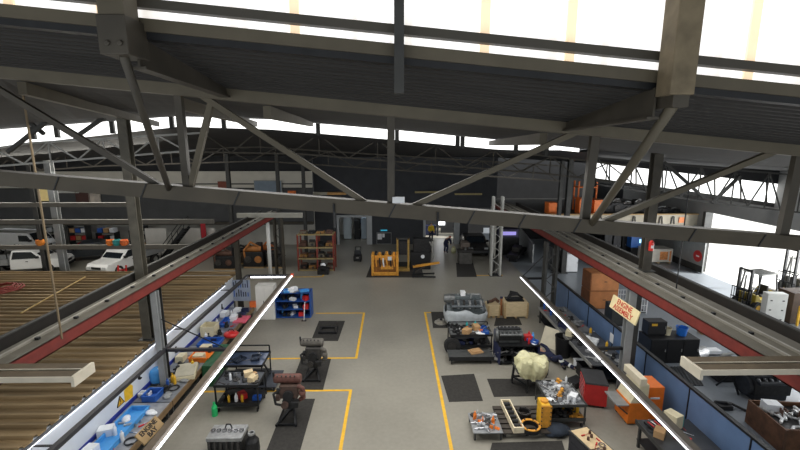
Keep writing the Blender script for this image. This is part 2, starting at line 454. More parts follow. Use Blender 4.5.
fs = [(i, i + 1, n + i + 1, n + i) for i in range(n - 1)] + [(2 * n + i + 1, 2 * n + i, 3 * n + i, 3 * n + i + 1) for i in range(n - 1)]
w2 = struct('window_2', MB().add(vs, fs), M((250, 250, 248), 0.5, 0, 0.05, 2, emit=1.3))
for px in (32, 56, 112, 122, 172, 184, 224, 318, 397, 458, 463, 517, 548):
    x = PY(px, 130, YF).x
    struct('window_post', MB().box(x - 0.09, x + 0.09, YF - 0.02, YF + 0.1, fz(x) - 0.5, fz(x) + 0.05), STEEL_DARK, w2)
n = len(xs)
vs = [(x, YF + 0.05, fz(x) - (hh(x) if x <= 8.4 else 0.0)) for x in xs] + [(x, 38.6, 8.0 if x < 9 else 8.0 - 0.06 * (x - 9)) for x in xs]
vs += [(a, b, c + 0.08) for a, b, c in vs]
fs = [(i, i + 1, n + i + 1, n + i) for i in range(n - 1)] + [(2 * n + i + 1, 2 * n + i, 3 * n + i, 3 * n + i + 1) for i in range(n - 1)]
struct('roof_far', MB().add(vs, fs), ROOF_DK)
# clerestory glazing low under the far roof on the right
a0, a1, b0, b1 = PY(596, 163, 24), PY(830, 190, 24), PY(596, 178, 24), PY(830, 211, 24)
w3 = struct('window_3', MB().hexa([b0, b1, b1 + Vector((0, .04, 0)), b0 + Vector((0, .04, 0))], [a0, a1, a1 + Vector((0, .04, 0)), a0 + Vector((0, .04, 0))]), M((250, 250, 248), 0.5, 0, 0.05, 2, emit=1.1, key='c'))
for k in range(9):
    t_ = (k + 0.5) / 9
    q0 = b0.lerp(b1, t_); q1 = a0.lerp(a1, t_)
    struct('window_post', MB().bar(q0 - Vector((0, .03, 0)), q1 - Vector((0, .03, 0)), 0.06), STEEL_DARK, w3)
struct('wall_clerestory', MB().hexa([a0, a1, a1 + Vector((0, .1, 0)), a0 + Vector((0, .1, 0))], [(a0.x, 24, 9.4), (a1.x, 24, 9), (a1.x, 24.1, 9), (a0.x, 24.1, 9.4)]), ROOF_DK)
c0, c1 = b0 - Vector((0, 0, .22)), b1 - Vector((0, 0, .25))
struct('trim_20', MB().hexa([c0, c1, c1 + Vector((0, .1, 0)), c0 + Vector((0, .1, 0))], [b0, b1, b1 + Vector((0, .1, 0)), b0 + Vector((0, .1, 0))]), STEEL_DARK)

# ------------------------------------------------------------------ roof steel
def bolts(mb, p, n=2, s=0.03, d=(0.12, 0, 0)):
    for k in range(n):
        q = Vector(p) + Vector(d) * k
        mb.cyl(q, q - Vector((0, 0.02, 0)), s, n=6)
    return mb
tr = thing('roof_truss', 'wide steel truss across the hall, nearest under the bright glazing, with slanting braces', 'truss', (0, YT, 9.6))
def L(v): v = Vector(v); return (v.x, v.y - YT, v.z - 9.6)
def T(px, py, y=YT): return L(PY(px, py, y))
def zb(x): return 8.065 - 0.0845 * x        # top of bottom chord
s1 = MB()
slab(s1, -XN, XN, -0.12, 0.10, lambda x: zc(x) - 0.175 - 9.6, lambda x: zc(x) - 9.6); s1.build('top_chord', STEEL_TAN, tr)
s1 = MB()
slab(s1, -XN, XN, -0.12, 0.12, lambda x: zb(x) - 0.235 - 9.6, lambda x: zb(x) - 9.6); s1.build('bottom_chord', M((74, 67, 54), 0.6, 0.1, 0.18, 1.8), tr)
for px in (8, 66, 150, 240, 392, 470, 520, 575, 690, 760):
    x = PY(px, 210, YT).x; z = zb(x) - 9.6
    MB().bar((x - 0.05, -0.128, z - 0.23), (x + 0.06, -0.128, z - 0.01), 0.012, 0.02).build('joint_seam', STEEL_BLK, tr)
for a, b, wd in (((178, 90), (188, 193), .11), ((391, 112), (391, 208), .12), ((596, 127), (584, 224), .14), ((802, 140), (780, 244), .16)):
    MB().bar(T(*a), T(*b), wd, 0.1).build('post', STEEL, tr)
for a, b, wd in (((-30, 72), (170, 192), .085), ((190, 88), (380, 212), .1), ((590, 126), (400, 212), .09), ((812, 136), (588, 228), .09), ((212, 100), (190, 190), .09)):
    MB().bar(T(*a), T(*b), wd, 0.09).build('brace', STEEL_TAN if wd != .085 else STEEL, tr)
for px, py in ((178, 192), (391, 207), (588, 224), (184, 90), (592, 126)):
    c = Vector(T(px, py)); MB().cbox((c.x, c.y - 0.02, c.z), 0.28, 0.03, 0.16).build('gusset_plate', STEEL, tr)

for nm, px, ptop, lab in (('left', 118, 0, 'pale square roof post with dark bracket box, by the patched glazing bay and long brace'),
                          ('right', 684, 0, 'tall weathered tan roof post standing before the glazing, brace pinned to its foot')):
    c = PY(px, 10, YS - 0.25); zf = PY(px - (10 if nm == 'left' else 20), 57 if nm == 'left' else 108, YS - 0.25).z
    ps = thing('roof_post', lab, 'post', (c.x, YS - 0.25, zf))
    MB().box(-0.125, 0.125, -0.125, 0.125, 0.34 if nm == 'left' else 0.12, 3.5).build('shaft', M((120, 108, 86), 0.75, 0.1, 0.3, 4) if nm == 'right' else STEEL_TAN, ps, bev=0.012)
    if nm == 'left':
        bolts(MB().box(-0.14, 0.14, -0.14, 0.22, 0, 0.36), (-0.05, -0.14, 0.1)).build('bracket', STEEL, ps, bev=0.01)
    else:
        MB().box(-0.07, 0.1, -0.1, 0.2, 0, 0.3).build('bracket', STEEL, ps, bev=0.01)
    end = PY(170, 192, YT) if nm == 'left' else PY(590, 226, YT)
    st = thing('roof_brace', 'round steel brace slanting from the %s down to the big truss' % ('bracketed pale post' if nm == 'left' else 'weathered tan post'), 'brace', (c.x, YS - 0.25, zf))
    v = end - Vector((c.x, YS - 0.25, zf)); v0 = v * 0.02
    MB().cyl(Vector((0, 0.0, 0.02)), v * 0.985, 0.055 if nm == 'right' else 0.045, n=10).build('tube', STEEL_TAN if nm == 'right' else STEEL, st, smooth=True)
    MB().cbox(v * 0.97, 0.2, 0.05, 0.14).build('end_plate', STEEL, st)
    # rafter running back from the post to the truss
    xr = c.x + (0.06 if nm == 'left' else -0.1)
    yl, yr_ = YS - 0.1, YT - 0.12
    rf = thing('roof_rafter', 'deep steel rafter carrying the ribbed roof behind the %s' % ('bracketed pale post' if nm == 'left' else 'weathered tan post'), 'rafter', (xr, yl, zs(xr)))
    dz = zc(xr) - zs(xr); dy = yr_ - yl
    MB().hexa([(-.012, 0, -.36), (.012, 0, -.36), (.012, dy, dz - .12), (-.012, dy, dz - .12)], [(-.012, 0, -.05), (.012, 0, -.05), (.012, dy, dz + .0), (-.012, dy, dz + .0)]).build('web', STEEL, rf)
    MB().hexa([(-.07, 0, -.38), (.07, 0, -.38), (.07, dy, dz - .14), (-.07, dy, dz - .14)], [(-.07, 0, -.355), (.07, 0, -.355), (.07, dy, dz - .115), (-.07, dy, dz - .115)]).build('flange', STEEL, rf)
cpost = PY(399, 40, YS - 0.12)
t_ = MB().box(-0.05, 0.05, -0.06, 0.06, 0, 3.4)
tag(t_.build('glazing_post', STEEL_DARK, loc=(cpost.x, YS - 0.16, zs(cpost.x) - 0.38)), 'slim dark upright in the middle of the bright glazing, above the truss centre', 'post')

# purlins under the long sheet
for k, (px, py) in enumerate(((140, 114), (246, 117), (306, 120), (497, 143))):
    e = PY(px, py, 17.0); e.z = min(e.z, 9.9)
    x0 = e.x * 0.62; y0 = YT + 0.3
    t0 = (y0 - 7) / 12; z0 = 9.36 - 0.094 * x0
    tag(MB().bar((x0 - e.x, y0 - e.y, z0 - e.z), (0, 1.2, 0.0), 0.12, 0.2).build('roof_purlin', STEEL_TAN, loc=e),
        ('pale purlin under the dark roof, ending beside the leftmost strip of far glazing', 'pale purlin under the dark roof, ending above the white wall band', 'pale purlin under the dark roof, second one from the middle post', 'pale purlin under the dark roof, ending at the gap past the middle post')[k], 'purlin')

def lattice(label, Y, top, bot, step, th, mat=STEEL):
    a = [PY(px, py, Y) for px, py in top]; b = [PY(px, py, Y) for px, py in bot]
    o = a[0].copy()
    t = thing('lattice_truss', label, 'truss', o)
    def at(l, x):
        for p_, q_ in zip(l, l[1:]):
            if p_.x <= x <= q_.x: return p_.lerp(q_, (x - p_.x) / (q_.x - p_.x))
        return l[-1]
    m_ = MB()
    for p_, q_ in zip(a, a[1:]): m_.bar(p_ - o, q_ - o, th * 1.5)
    m_.build('top_chord', mat, t)
    m_ = MB()
    for p_, q_ in zip(b, b[1:]): m_.bar(p_ - o, q_ - o, th * 1.5)
    m_.build('bottom_chord', mat, t)
    x = max(a[0].x, b[0].x); x1 = min(a[-1].x, b[-1].x); up = True; m_ = MB(); pr = None
    while x < x1:
        q = at(a if up else b, x)
        if pr is not None:
            m_.bar(pr - o, q - o, th)
            if up: m_.bar(q - o, at(b, x) - o, th * 0.9)
        pr = q; up = not up; x += step
    m_.build('lattice_web', mat, t)
    return t
lattice('pale lattice truss high over the annex roof, left part under the first far glazing', 17.5, [(-60, 157), (30, 143), (200, 133)], [(-60, 172), (0, 166), (200, 150)], 1.1, 0.05, STEEL_LIGHT)
lattice('slender lattice truss spanning the middle of the hall behind the big truss', 22.0, [(200, 131), (270, 130), (400, 142), (520, 153), (640, 167)], [(200, 152), (300, 154), (400, 162), (550, 174), (640, 185)], 1.5, 0.055, STEEL)
lattice('faint lattice truss further back, above the pale wall band', 28.0, [(-40, 160), (100, 151), (260, 147), (560, 166)], [(-40, 176), (100, 166), (260, 161), (560, 181)], 1.7, 0.06, STEEL)
lattice('dark lattice truss in front of the clerestory glazing over the side bay', 21.5, [(596, 158), (830, 178)], [(596, 184), (700, 201), (830, 216)], 0.9, 0.055, STEEL_DARK)
for k, (a, b, lb) in enumerate((((664, 162), (704, 198), 'dark slanting strut before the clerestory, next to the main column'), ((740, 176), (712, 203), 'dark slanting strut before the clerestory, leaning against the next panel'),
                                ((8, 152), (46, 122), 'dark strut leaning up to the outermost far glazing'), ((22, 116), (44, 134), 'short dark strut crossing the outermost far glazing'), ((112, 112), (80, 134), 'dark strut leaning over the far glazing near the main column'))):
    Y = 21.4 if k < 2 else 16.8 + .3 * (k == 3)
    p_, q_ = PY(*a, Y), PY(*b, Y)
    tag(MB().bar((0, 0, 0), q_ - p_, 0.13).build('roof_strut', STEEL_DARK, loc=p_), lb, 'strut')

# ------------------------------------------------------------------ columns and crane runways
def i_column(label, x, y, h, w=0.28, d=0.3, mat=STEEL, base=True, z0=0.0):
    t = thing('steel_column', label, 'column', (x, y, z0))
    MB().ibeam((0, 0, 0.02), (0, 0, h), d, w, 0.03).build('shaft', mat, t)
    if base: MB().box(-.26, .26, -.26, .26, 0, .03).build('base_plate', STEEL_DK2, t)
    return t
STEEL_DK2 = STEEL_DARK
def lattice_column(label, x, y, h, w=0.55, mat=STEEL, d=0.4):
    t = thing('lattice_column', label, 'column', (x, y, 0))
    for sx in (-1, 1): MB().box(sx * w / 2 - .06, sx * w / 2 + .06, -d / 2, d / 2, .02, h).build('leg', mat, t)
    m_ = MB(); z = .2; sg = 1
    while z < h - .5:
        m_.bar((-sg * w / 2, -d / 2 - .01, z), (sg * w / 2, -d / 2 - .01, z + .5), .05, .03)
        z += .5; sg = -sg
    m_.build('lacing', mat, t)
    MB().box(-w / 2 - .12, w / 2 + .12, -d / 2 - .1, d / 2 + .1, 0, .03).build('base_plate', STEEL_DARK, t)
    return t
i_column('tall dark main column rising past the runway from the ribbed annex roof', -8.76, 14.2, 7.7, 0.27, 0.3, M((84, 80, 70), 0.6, 0.1, 0.25, 3), z0=2.23)
i_column('dark post beside the grey crane post at the white board wall', -8.36, 14.3, 4.17, 0.2, 0.22, STEEL_DARK)
i_column('grey crane post standing against the white board wall, with stays', -8.1, 13.7, 4.17, 0.2, 0.2, GREYP)
i_column('grey column behind the white lockers under the runway', -8.35, 21.95, 4.17, 0.24, 0.24, STEEL)
lattice_column('laced column at the end of the runway beside the pallet rack', -7.85, 28.3, 4.17, 0.5, STEEL)
tag(MB().cyl((0, 0, 0), (0, 0, 4.0), .12, n=14).build('white_pipe', M((200, 200, 196), .5, 0, .08, 3), loc=(-8.35, 27.6, 0), smooth=True), 'white vertical pipe beside the laced runway column near the rack', 'pipe')
i_column('tall dark main column rising from the runway, wearing a red extinguisher', 9.03, 14.4, 5.2, 0.27, 0.3, M((76, 72, 64), 0.6, 0.1, 0.25, 3), z0=4.61)
i_column('dark post next to the grey crane post and the orange test machine', 8.6, 14.0, 4.17, 0.24, 0.26, STEEL_DARK)
i_column('grey crane post behind the ENGINE ASSEMBLY sign', 8.15, 13.55, 4.17, 0.24, 0.26, GREYP)
lattice_column('dark laced column where the light rail ends, before the blue partition', 8.15, 20.9, 4.17, 0.55, STEEL_DARK)
lattice_column('pale laced column standing on the yellow line, far end of the aisle', 7.2, 28.5, 5.6, 0.62, M((178, 178, 172), .6, .1, .12, 2), 0.5)
i_column('grey column beside the parked white utes beyond the annex roof', PY(64, 265, 24).x, 24, 8.2, 0.3, 0.34, GREYP)
i_column('slim dark column between the two utes, carrying the long girts', PY(45, 262, 23.4).x, 23.4, 8.0, 0.22, 0.22, STEEL_DARK)
i_column('far slim column in front of the pale wall band', PY(233, 240, 33).x, 33, 9.0, 0.28, 0.28, STEEL_DARK)
i_column('slim far column between the pale wall band and blue-grey panel', PY(281, 240, 34).x, 34, 8.6, 0.26, 0.26, STEEL_DARK)
i_column('far slim column at the end of the pale wall band', PY(306, 240, 35).x, 35, 8.6, 0.26, 0.26, STEEL_DARK)
i_column('dark column in the right-hand store among orange goods, nearer the aisle', PY(546, 240, 31).x, 28.9, 8.0, 0.24, 0.24, STEEL_DARK)
i_column('dark column in the goods store beside the orange rack', PY(565, 240, 29).x, 29.0, 8.2, 0.32, 0.32, STEEL_DARK)

def runway(label, sgn, inner, outer, y0, y1):
    yc = (y0 + y1) / 2
    t = thing('crane_runway', label, 'crane rail', (0, 0, 4.2))
    a, b = sgn * inner, sgn * outer
    m_ = MB().ibeam((a + sgn * .12, y0, .19), (a + sgn * .12, y1, .19), .24, .34, .03)
    m_.build('red_girder', RED_OX, t)
    lo, hi = min(a, b), max(a, b)
    MB().box(lo, hi, y0, y1, .36, .4).build('deck', M((98, 94, 84), .7, .1, .2, 2), t)
    MB().box(min(a, a + sgn * .02), max(a, a + sgn * .02), y0, y1, .02, .36).build('side_plate', RED_OX, t)
    wd = outer - inner
    for f in ((.3, .62) if wd > .7 else (.55,)):
        x = a + sgn * wd * f
        MB().box(x - .03, x + .03, y0, y1, .4, .455).build('rail', M((150, 146, 136), .4, .5, .12, 3), t)
    yg = (G(92, 358, 4.95).y + G(62, 383, 4.75).y) / 2 if sgn < 0 else (G(683, 352, 4.95).y + G(710, 376, 4.75).y) / 2
    for ya, yz in ((y0, yg - .75), (yg + .75, y1)):
        MB().box(b + sgn * .5 - .04, b + sgn * .5 + .04, ya, yz, .07, .45).build('upstand', M((26, 22, 17), .8, 0, .25, 3), t)
        MB().box(min(b - sgn * .1, b + sgn * .46), max(b - sgn * .1, b + sgn * .46), ya, ya + .1, .26, .34).build('outrigger', STEEL_DARK, t)
        MB().box(b + sgn * .5 - .06, b + sgn * .5 + .06, ya, yz, .45, .48).build('upstand_cap', STEEL_DARK, t)
    y = y0 + .8
    while y < y1:
        MB().cbox((a + sgn * wd * .42, y, .43), .09, .07, .06).build('rail_clip', STEEL_BLK, t); y += 1.2
    return t
runway('raised crane runway with red girder over the white board wall', -1, 8.0, 8.55, 0.0, 28.6)
runway('raised double-railed crane runway with red girder over the blue partition', 1, 8.0, 9.2, 0.0, 32.6)
for sg, lab in ((-1, 'short twin girder resting across the runway above the annex roof'), (1, 'short twin girder resting across the runway above the dark side bay')):
    p_ = G(92, 358, 4.95) if sg < 0 else G(683, 352, 4.95); q_ = G(62, 383, 4.75) if sg < 0 else G(710, 376, 4.75)
    t = thing('twin_girder', lab, 'girder', (p_.x, (p_.y + q_.y) / 2, 4.665))
    dy = (p_.y - q_.y) / 2
    x1 = sg * 9.5
    lo, hi = min(0, x1), max(0, x1)
    for k in (-1, 1):
        yy = k * dy * 0.52
        MB().box(lo, hi, yy - dy * .42, yy + dy * .42, .1, .19).build('girder_top', M((84, 72, 54), .8, 0, .25, 3), t)
        MB().box(lo, hi, yy - dy * .46, yy - dy * .40, .09, .2).build('girder_face', M((204, 196, 178), .6, 0, .1, 3), t)
    MB().box(-.03, .03, -dy, dy, 0.0, .2).build('end_plate', M((204, 196, 178), .6, 0, .1, 3, key='e'), t)
# long horizontal girts across the left bay
for k, (py, lab) in enumerate(((205, 'thin upper girt across the left bay behind the runway'), (222, 'long middle girt across the left bay, level with the upper floor'), (247.5, 'long lowest girt across the left bay, just over the utes'))):
    a = PY(-40, py, 23.2); b = PY(214 if k else 128, py, 23.2)
    tag(MB().box(0, b.x - a.x, -.08, .08, -.12, .12).build('long_girt', M((98, 95, 88), .6, .1, .12, 2), loc=a), lab, 'beam')
a = PY(238, 226, 26); b = PY(303, 226, 26)
tag(MB().box(0, b.x - a.x, -.1, .1, -.14, .14).build('cross_beam', M((158, 156, 146), .6, .1, .12, 2), loc=(a.x, 26, 4.75)), 'pale beam lying across the end of the runway near the laced column', 'beam')

# ------------------------------------------------------------------ floor markings
def line(label, pts, wd=0.1):
    m_ = MB()
    for (ax, ay), (bx, by) in zip(pts, pts[1:]):
        dx, dy = bx - ax, by - ay
        if abs(dx) > abs(dy): m_.box(min(ax, bx) - wd / 2, max(ax, bx) + wd / 2, ay - wd / 2, ay + wd / 2, 0.001, 0.005)
        else: m_.box(ax - wd / 2, ax + wd / 2, min(ay, by) - wd / 2, max(ay, by) + wd / 2, 0.0012, 0.0052)
    return tag(m_.build('floor_line', PAINT_Y), label, 'floor marking')
XL, XRR = -1.61, 1.74
y1, y2, y3, y4 = G(350, 390.3).y, G(356, 358).y, G(364, 313).y, 9.0
line('yellow line bordering the near engine stand bay, turning along the aisle', [(-7.0, y1), (XL, y1), (XL, 8.5)], 0.11)
line('yellow line around the bay with the dark engine stand and bracket mat', [(-6.2, y2), (XL, y2), (XL, y3), (-4.2, y3)], 0.11)
line('long yellow line along the right side of the aisle, ending near the wrapped engine', [(XRR, 8.0), (XRR, y3), (XRR + 0.55, y3)], 0.11)
a, b, c = G(291, 277), G(322, 277), G(335, 260)
line('faded yellow line in front of the pallet rack', [(a.x, a.y), (b.x, b.y)], 0.12)
m_ = MB().bar((b.x, b.y, .003), (c.x, c.y, .003), .12, .004); tag(m_.build('floor_line', PAINT_Y), 'slanting yellow line running back beside the pallet rack', 'floor marking')
a, b = G(462, 275.5), G(503, 276.5)
line('yellow line at the foot of the pale laced column', [(a.x, a.y), (b.x, a.y)], 0.12)

def mat_on_floor(label, c4, mat=MAT_RUB):
    o = G(*c4[0]); m_ = MB()
    q = [G(*p) - o for p in c4]
    m_.hexa([v + Vector((0, 0, .001)) for v in q], [v + Vector((0, 0, .012)) for v in q])
    return tag(m_.build('rubber_mat', mat, loc=o), label, 'mat')
mat_on_floor('worn black rubber mat alone beside the right-hand yellow line', [(449, 402), (483, 401), (474, 374), (441, 376)])
mat_on_floor('black rubber mat under the stand with the yellow plastic bag', [(494, 397), (546, 396), (538, 379), (487, 379)])
mat_on_floor('black rubber mat under the near reddish engine stand', [(262, 462), (297, 462), (315, 399), (287, 399)])
mat_on_floor('black rubber mat under the dark engine stand', [(289, 390), (323, 390), (331, 359), (301, 359)])
mat_on_floor('black rubber mat under the flat steel cradle', [(311, 341), (338, 341), (345, 321), (319, 321)])
mat_on_floor('small black mat under the round steel plate', [(433, 328), (452, 328), (451, 312), (431, 312)])
mat_on_floor('wide black rubber mat cut off by the bottom of the picture', [(486, 468), (570, 468), (562, 441), (492, 443)])
mat_on_floor('black mat under the yellow engine block at the end wall', [(366, 277.5), (424, 277.5), (420, 262), (372, 262)])
mat_on_floor('black mat in front of the grey machine past the aisle', [(457, 277), (477, 277), (473, 263), (456, 263)])
mat_on_floor('dark mat between the wrapped engine and the plywood crates', [(494, 326), (522, 325), (519, 318), (496, 318)])

# ------------------------------------------------------------------ engines, stands, trolleys
def casters(t, xs_, ys_, r=0.06, mat=BLACK):
    for x in xs_:
        for y in ys_:
            w = MB().cyl((x - .02, y, r), (x + .02, y, r), r, n=14).build('caster', mat, t)
            MB().box(x - .03, x + .03, y - .03, y + .03, r * 1.2, r * 2.1).build('fork', STEEL_DARK, w)
def engine_body(t, w, d, h, main, second, z0=0.0, n_cyl=6, fan=True):
    MB().box(-w * .42, w * .42, -d * .36, d * .36, z0 + h * .18, z0 + h * .68).build('block', main, t, bev=.02)
    MB().box(-w * .38, w * .38, -d * .3, d * .3, z0, z0 + h * .18).build('oil_pan', second, t, bev=.02)
    MB().box(-w * .42, w * .42, -d * .28, d * .28, z0 + h * .68, z0 + h * .82).build('cylinder_head', second, t, bev=.015)
    MB().box(-w * .4, w * .4, -d * .2, d * .16, z0 + h * .82, z0 + h * .95).build('rocker_cover', main, t, bev=.03)
    m_ = MB()
    for k in range(n_cyl):
        x = -w * .36 + w * .72 * k / (n_cyl - 1)
        m_.cyl((x, -d * .3, z0 + h * .74), (x, -d * .46, z0 + h * .66), w * .035, n=8)
    m_.cyl((-w * .4, -d * .46, z0 + h * .66), (w * .4, -d * .46, z0 + h * .66), w * .045, n=10)
    m_.build('exhaust_manifold', second, t, smooth=False)
    if fan:
        m_ = MB().cyl((w * .42, 0, z0 + h * .38), (w * .5, 0, z0 + h * .38), d * .24, n=18).cyl((w * .42, d * .1, z0 + h * .66), (w * .48, d * .1, z0 + h * .66), d * .13, n=14)
        m_.build('pulley', second, t)
    MB().cyl((-w * .42, 0, z0 + h * .4), (-w * .5, 0, z0 + h * .4), d * .34, n=20).build('flywheel', second, t)
    for k in range(n_cyl):
        x = -w * .34 + w * .68 * k / (n_cyl - 1)
        MB().cyl((x, d * .0, z0 + h * .95), (x, 0, z0 + h * 1.0), w * .022, n=8).build('injector', ALU, t)

def stand(label, x, y, arm_h, back=0.45):
    t = thing('engine_stand', label, 'engine stand', (x, y, 0.013))
    m_ = MB()
    for s in (-1, 1):
        m_.bar((s * .08, back, .05), (s * .32, -.42, .05), .07, .07)
    m_.bar((-.3, -.36, .05), (.3, -.36, .05), .06)
    m_.build('base_frame', STEEL_BLK, t)
    MB().bar((0, back, .05), (0, back, arm_h), .11, .11).build('post', IRON_DK, t)
    for s in (-1, 1): MB().bar((s * .28, -.36, .08), (s * .04, back - .03, arm_h * .62), .045).build('brace', STEEL_BLK, t)
    MB().cyl((0, back - .06, arm_h - .12), (0, back + .2, arm_h - .12), .09, n=14).build('swivel_head', IRON_DK, t)
    return t
# near stand with reddish engine
def stood_engine(label, x, y, main, second, top, h0):
    t = thing('diesel_engine', label, 'engine', (x, y, h0))
    MB().box(-.3, .3, -.26, .3, .16, .62).build('block', second, t, bev=.03)
    m_ = MB().lathe([(.01, -.52), (.13, -.52), (.155, -.46), (.155, .3), (.13, .36), (.01, .36)], (.02, -.02, .76), 16, 'x')
    m_.build('cylinder_head', top, t, smooth=False)
    MB().box(-.2, .18, -.34, .2, -.16, .16).build('oil_pan', main, t, bev=.03)
    m_ = MB()
    m_.tube([(.3, -.2, .6), (.46, -.22, .52), (.48, -.2, .18), (.34, -.16, .08)], .07, 10)
    m_.ball((.44, -.2, .34), .12, 12)
    m_.build('turbo_pipe', top, t)
    MB().cyl((-.5, -.05, .7), (-.5, -.1, 1.02), .035, n=10).build('vent_pipe', IRON_DK, t)
    MB().cyl((0, -.35, .3), (0, -.26, .3), .17, n=18).build('pulley', IRON_DK, t)
    m_ = MB().cyl((-.3, -.1, .34), (-.42, -.1, .34), .1, n=14); m_.build('starter_motor', IRON_DK, t)
    MB().tube([(-.25, -.3, .55), (-.45, -.36, .4), (-.4, -.36, .05), (-.15, -.3, -.05)], .04, 8).build('coolant_hose', IRON_DK, t)
    MB().box(-.42, -.28, -.3, -.02, .1, .3).build('oil_filter', second, t, bev=.03)
    MB().box(.1, .34, -.42, -.24, -.06, .14).build('oil_cooler', main, t, bev=.02)
    MB().cyl((-.1, -.42, .02), (-.1, -.3, .02), .12, n=14).build('water_pump', second, t)
    for k in range(5): MB().cyl((-.36 + k * .14, -.15, .88), (-.36 + k * .14, -.15, .93), .025, n=8).build('head_bolt', IRON, t)
    return t
pA = G(286, 424); pB = G(312, 381)
stand('black engine stand with splayed feet under the reddish engine', pA.x + .05, pA.y + .25, 1.15)
stood_engine('rust-red stripped engine held on a stand, nearest to the aisle line', pA.x + .12, pA.y + .3, IRON_DK, M((84, 66, 58), .7, .2, .35, 8, bump=.2), M((96, 60, 52), .65, .1, .3, 7), 0.72)
stand('black engine stand under the dark grey engine on the further mat', pB.x, pB.y + .3, 1.1)
e2 = stood_engine('dark grey stripped engine held on a stand beyond the reddish one', pB.x + .06, pB.y + .35, IRON_DK, IRON, M((92, 88, 82), .65, .2, .25, 6), 0.7)

pc = G(329, 333)
t = thing('steel_cradle', 'flat black steel cradle with two upright pegs lying on a mat', 'cradle', (pc.x, pc.y + .2, .013))
MB().bar((-.5, -.3, .05), (.4, -.3, .05), .09).bar((-.5, .3, .05), (.4, .3, .05), .09).bar((-.45, -.3, .05), (-.45, .3, .05), .09).bar((.35, -.3, .05), (.35, .3, .05), .09).build('base_frame', STEEL_BLK, t)
for x, y in ((-.45, -.3), (.35, .3), (.35, -.3)): MB().cyl((x, y, .09), (x, y, .34), .04, n=10).build('peg', IRON, t)

# engine at the bottom edge on the left
x0, x1, y, h = fit(209, 240, 458, 434)
t = thing('engine_block', 'black and silver cylinder block with six bores at the bottom edge', 'engine', ((x0 + x1) / 2, y + .35, 0))
MB().box(-.5, .5, -.3, .3, .06, .5).build('block', IRON_DK, t, bev=.02)
MB().box(-.52, .52, -.31, .31, .5, .62).build('deck', ALU, t, bev=.01)
for k in range(6):
    MB().ring((-.42 + k * .168, 0, .62), .07, .05, .05, 16).build('bore_liner', CHROME, t)
    MB().box(-.45 + k * .168, -.39 + k * .168, -.36, -.3, .12, .5).build('rib', IRON, t)
MB().box(-.48, .48, -.28, .28, 0, .06).build('skid', STEEL_BLK, t)
MB().tube([(-.1, .1, .66), (-.06, .1, .78), (.06, .1, .78), (.1, .1, .66)], .02).build('lifting_eye', STEEL_BLK, t)
pc = G(250, 458)
t = thing('gearbox_casing', 'small dark gear casing standing beside the cylinder block', 'gearbox', (pc.x, pc.y + .25, 0))
MB().lathe([(.01, 0), (.2, 0), (.22, .1), (.2, .4), (.12, .5), (.1, .6), (.01, .6)], n=16).build('casing', IRON_DK, t, smooth=False)
MB().ring((0, 0, .6), .1, .06, .06, 14).build('flange', ALU, t)

# tool trolleys (left)
def trolley(label, x0, x1, y, dep, h, shelf=(0.25,), mat=STEEL_BLK, top_mat=None, rz=0, up=0.0):
    w = x1 - x0
    t = thing('steel_trolley', label, 'trolley', ((x0 + x1) / 2, y + dep / 2, 0), rz)
    for sx in (-1, 1):
        for sy in (-1, 1):
            MB().box(sx * (w / 2 - .03) - .022, sx * (w / 2 - .03) + .022, sy * (dep / 2 - .03) - .022, sy * (dep / 2 - .03) + .022, .13, h + (up if sy > 0 else 0)).build('leg', mat, t)
    MB().box(-w / 2, w / 2, -dep / 2, dep / 2, h - .03, h).build('top', top_mat or mat, t, bev=.006)
    m_ = MB()
    for s in (-1, 1): m_.box(-w / 2, w / 2, s * dep / 2 - .012, s * dep / 2 + .012, h - .04, h + .05)
    for s in (-1, 1): m_.box(s * w / 2 - .012, s * w / 2 + .012, -dep / 2, dep / 2, h - .04, h + .05)
    m_.build('rim', mat, t)
    for z in shelf:
        MB().box(-w / 2, w / 2, -dep / 2, dep / 2, z - .03, z).build('shelf', mat, t)
        MB().box(-w / 2, w / 2, -dep / 2 - .012, -dep / 2 + .012, z - .05, z + .07).build('shelf_rim', mat, t)
    if up: MB().bar((-w / 2 + .03, dep / 2 - .03, h + up), (w / 2 - .03, dep / 2 - .03, h + up), .04).build('push_handle', mat, t)
    casters(t, (-w / 2 + .08, w / 2 - .08), (-dep / 2 + .08, dep / 2 - .08), .065)
    return t
x0, x1, y, h = fit(216, 252, 413, 380)
c1 = (x0, x1, y, h)
trolley('black tool trolley with steel top crowded with tools, nearest to the left bench', x0, x1 + .25, y, .95, 1.0, (0.3,), STEEL_BLK, M((84, 88, 94), .35, .4, .2, 5))
x0b, x1b, yb, hb = fit(226, 261, 391, 350)
c2 = (x0b, x1b, yb, hb)
trolley('black trolley with glossy blue-grey top and raised rear rail, second from the camera', x0b, x1b + .1, yb, 1.1, 1.0, (0.3,), STEEL_BLK, M((58, 70, 92), .18, .2, .1, 3), 0, .3)
pq = G(262, 385)
t = thing('low_plate_dolly', 'low black plate dolly parked behind the tool trolley', 'dolly', (pq.x + .22, pq.y + .1, 0))
MB().box(-.45, .45, -.6, .6, .17, .22).build('deck', M((58, 62, 70), .4, .3, .2, 5), t, bev=.01)
casters(t, (-.36, .36), (-.5, .5), .07)
MB().bar((.0, .3, .22), (-.35, .45, .7), .05).build('handle', STEEL_BLK, t)

